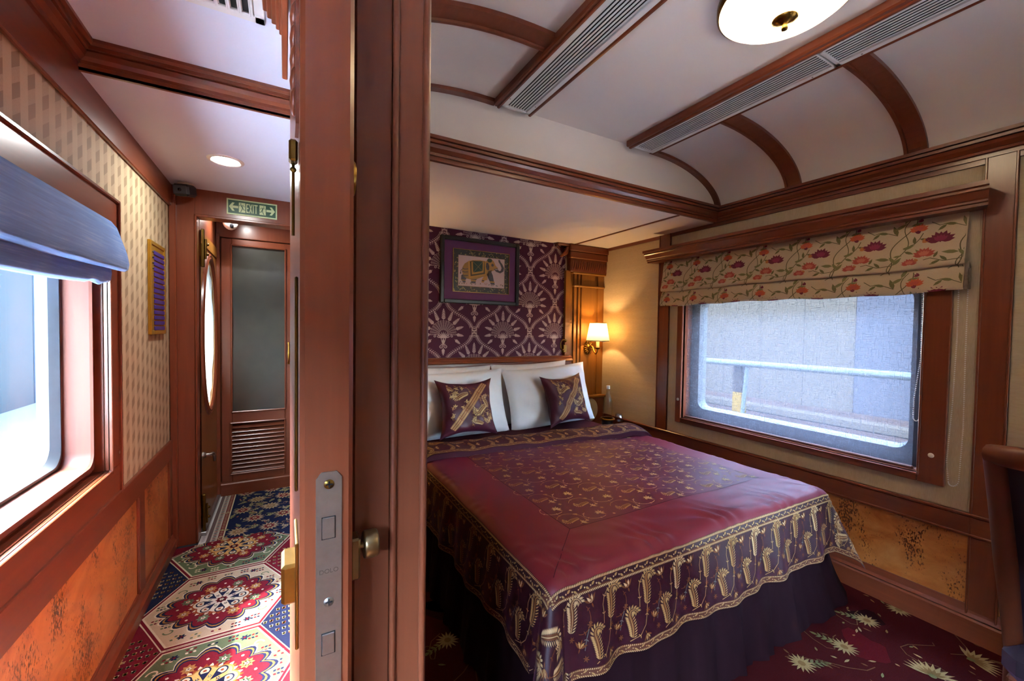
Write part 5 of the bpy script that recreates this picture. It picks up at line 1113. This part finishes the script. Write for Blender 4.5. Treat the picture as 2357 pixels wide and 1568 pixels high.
dc = empty('security_camera', 'white dome security camera hanging in the vestibule', 'camera', loc=(-.345, 3.55, 2.09)); part('base', G().lathe([(.055, 2.09), (.055, 2.06), (.05, 2.045), (0, 2.045)], (-.345, 3.55, 0), 'Z', 28), 'white_plastic', dc); part('dome', G().ball((-.34, 3.545, 2.025), .046, .046, .05, 20), 'white_plastic', dc); part('lens', G().lathe([(0, .012), (.02, .008), (.024, 0)], (-.325, 3.52, 2.005), (Vector((.6, .8, 0)).normalized(), Vector((.3, -.2, .9)).normalized(), Vector((.62, -.62, -.45)).normalized()), 18), 'black_plastic', dc)
def exit_sign():
    p = Pat(); LT, DK = H('b9cf9a'), H('23533c'); w, h = .262, .094; p.rect(0, w, 0, h, LT, 0); p.rect(.007, w-.007, .008, h-.008, DK, 1)
    for s in (0, 1):
        if s: p.push(w, 0, 0, -1, 1)
        else: p.push(0, 0)
        p.poly([(.011, .047), (.028, .072), (.040, .072), (.030, .054), (.058, .054), (.058, .040), (.030, .040), (.040, .022), (.028, .022)], LT, 2); p.rect(.061, .094, .018, .076, LT, 2)
        p.disc(.071, .068, .0032, DK, 3); p.stroke([(.074, .061), (.080, .046), (.079, .044)], .006, DK, 3); p.stroke([(.062, .056), (.070, .059), (.076, .059), (.084, .060), (.090, .052)], .003, DK, 3); p.stroke([(.080, .046), (.076, .032), (.070, .020)], .0036, DK, 3); p.stroke([(.080, .046), (.086, .034), (.096, .034)], .0036, DK, 3)
        p.pop()
    z0, z1 = .020, .074; x = .100
    def bar(*P): p.poly([(x+a*.0155, z0+b*(z1-z0)) for a, b in P], LT, 2)
    x = .0985; bar((0, 0), (.3, 0), (.3, 1), (0, 1)); bar((.3, 0), (.85, 0), (.85, .13), (.3, .13)); bar((.3, .44), (.78, .44), (.78, .57), (.3, .57)); bar((.3, .87), (.85, .87), (.85, 1), (.3, 1))
    x = .1135; bar((0, 0), (.3, 0), (1.1, 1), (.8, 1)); bar((.8, 0), (1.1, 0), (.3, 1), (0, 1)); x = .133; bar((0, 0), (.3, 0), (.3, 1), (0, 1)); x = .1405; bar((.0, .87), (1.15, .87), (1.15, 1), (0, 1)); bar((.42, 0), (.73, 0), (.73, .87), (.42, .87))
    g, cols = G(), []; p.into(g, cols, lambda a, b, hh: (-.307+a, 3.0055-hh, 1.967+b), 0, .0002); return g, cols
ex = empty('exit_sign', 'green photoluminescent EXIT sign with two arrows and running figures', 'sign', loc=(-.176, 3.008, 1.967)); part('plate', G().box(-.307, -.045, 3.006, 3.0095, 1.967, 2.061), plain('sign_plate', lin('b9cf9a'), .5, .03), ex); g, cols = exit_sign(); part('print', g, 'painted_sheet', ex, label='white-green EXIT lettering and arrows', cols=cols)
nb = empty('name_board', 'tall gold board of fifteen purple name tags on the corridor wallpaper', 'board', loc=(-.577, 2.72, 1.247)); NY0, NY1, NZ0, NZ1 = 2.585, 2.862, 1.247, 1.707
part('plate', G().box(CW, CW+.010, NY0, NY1, NZ0, NZ1, .002), 'gold_plate', nb); g = G(); rectring(g, NY0, NY1, NZ0, NZ1, .02, CW+.008, CW+.014); part('border', g, 'gold_plate', nb)
for k in range(15):
    zt = NZ1-.045-k*.0268; t = part('name_tag', G().box(CW+.010, CW+.0145, NY0+.062, NY1-.028, zt-.019, zt, .001), 'purple_tag', nb)
    p = Pat(); rnd = random.Random(k); n = rnd.choice((5, 6, 7, 8)); w = .0105
    for i in range(n):
        x = .087-n*w/2+i*w; p.stroke([(x, .004), (x, .0145)], .0015, H('77648a'), 0); q = rnd.random()
        if q < .5: p.stroke([(x, .0145), (x+.006, .0145)], .0013, H('77648a'), 0)
        if q > .3: p.stroke([(x, .004), (x+.006, .004)], .0013, H('77648a'), 0)
        if q > .6: p.stroke([(x+.006, .004), (x+.006, .0145)], .0013, H('77648a'), 0)
    g, cols = G(), []; p.into(g, cols, lambda a, b, hh: (CW+.0148, NY0+.062+a, zt-.019+b)); part('lettering', g, 'painted_sheet', t, nb, cols=cols)
    if k < 4: part('indicator', G().ball((CW+.012, NY0+.045, zt-.009), .004, n=8), 'black_plastic', nb)
# ---------------- desk chair at the right edge of the view
ch = empty('desk_chair', 'dark wooden chair with purple upholstered curved back beside the bed foot', 'chair', loc=(1.85, .04, 0))
def back_pt(y, t):   # t 0 seat .. 1 top ; y across
    cv = .05*(1-((y-.03)/.28)**2); return Vector((1.72-.27*t+.05*t*(1-t)-cv, y-.015, .44+.585*t))
for y in (.30, -.24):
    part('back_post', G().tube([(1.84, y, 0), (1.80, y, .2)]+[back_pt(y, k/10) for k in range(11)], [.018, .02]+[.024-.004*abs(k-5)/5 for k in range(11)], 10), MATS['dark_wood_Z'], ch)
part('top_rail', G().tube([back_pt(.31-.56*k/14, 1.0)+Vector((0, 0, .012*sin(pi*k/14))) for k in range(15)], [.022]+[.026]*13+[.022], 10), MATS['dark_wood_Z'], ch)
g = G().grid(lambda u, v: back_pt(.29-.52*u, .08+.88*v)+Vector((-.022*sin(pi*u)**.5*sin(pi*v)**.5, 0, 0)), 16, 16).grid(lambda u, v: back_pt(.29-.52*u, .08+.88*v)+Vector((.03*sin(pi*u)**.5*sin(pi*v)**.5+.004, 0, 0)), 16, 16); part('back_cushion', g, 'chair_velvet', ch)
part('seat', G().box(1.64, 2.12, -.24, .30, .40, .50, .03), 'chair_velvet', ch); part('seat_frame', G().box(1.66, 2.1, -.23, .29, .34, .41, .006), MATS['dark_wood_Z'], ch)
for y in (.27, -.21): part('front_leg', G().tube([(2.08, y, .36), (2.08, y, 0)], [.024, .015], 10), MATS['dark_wood_Z'], ch)
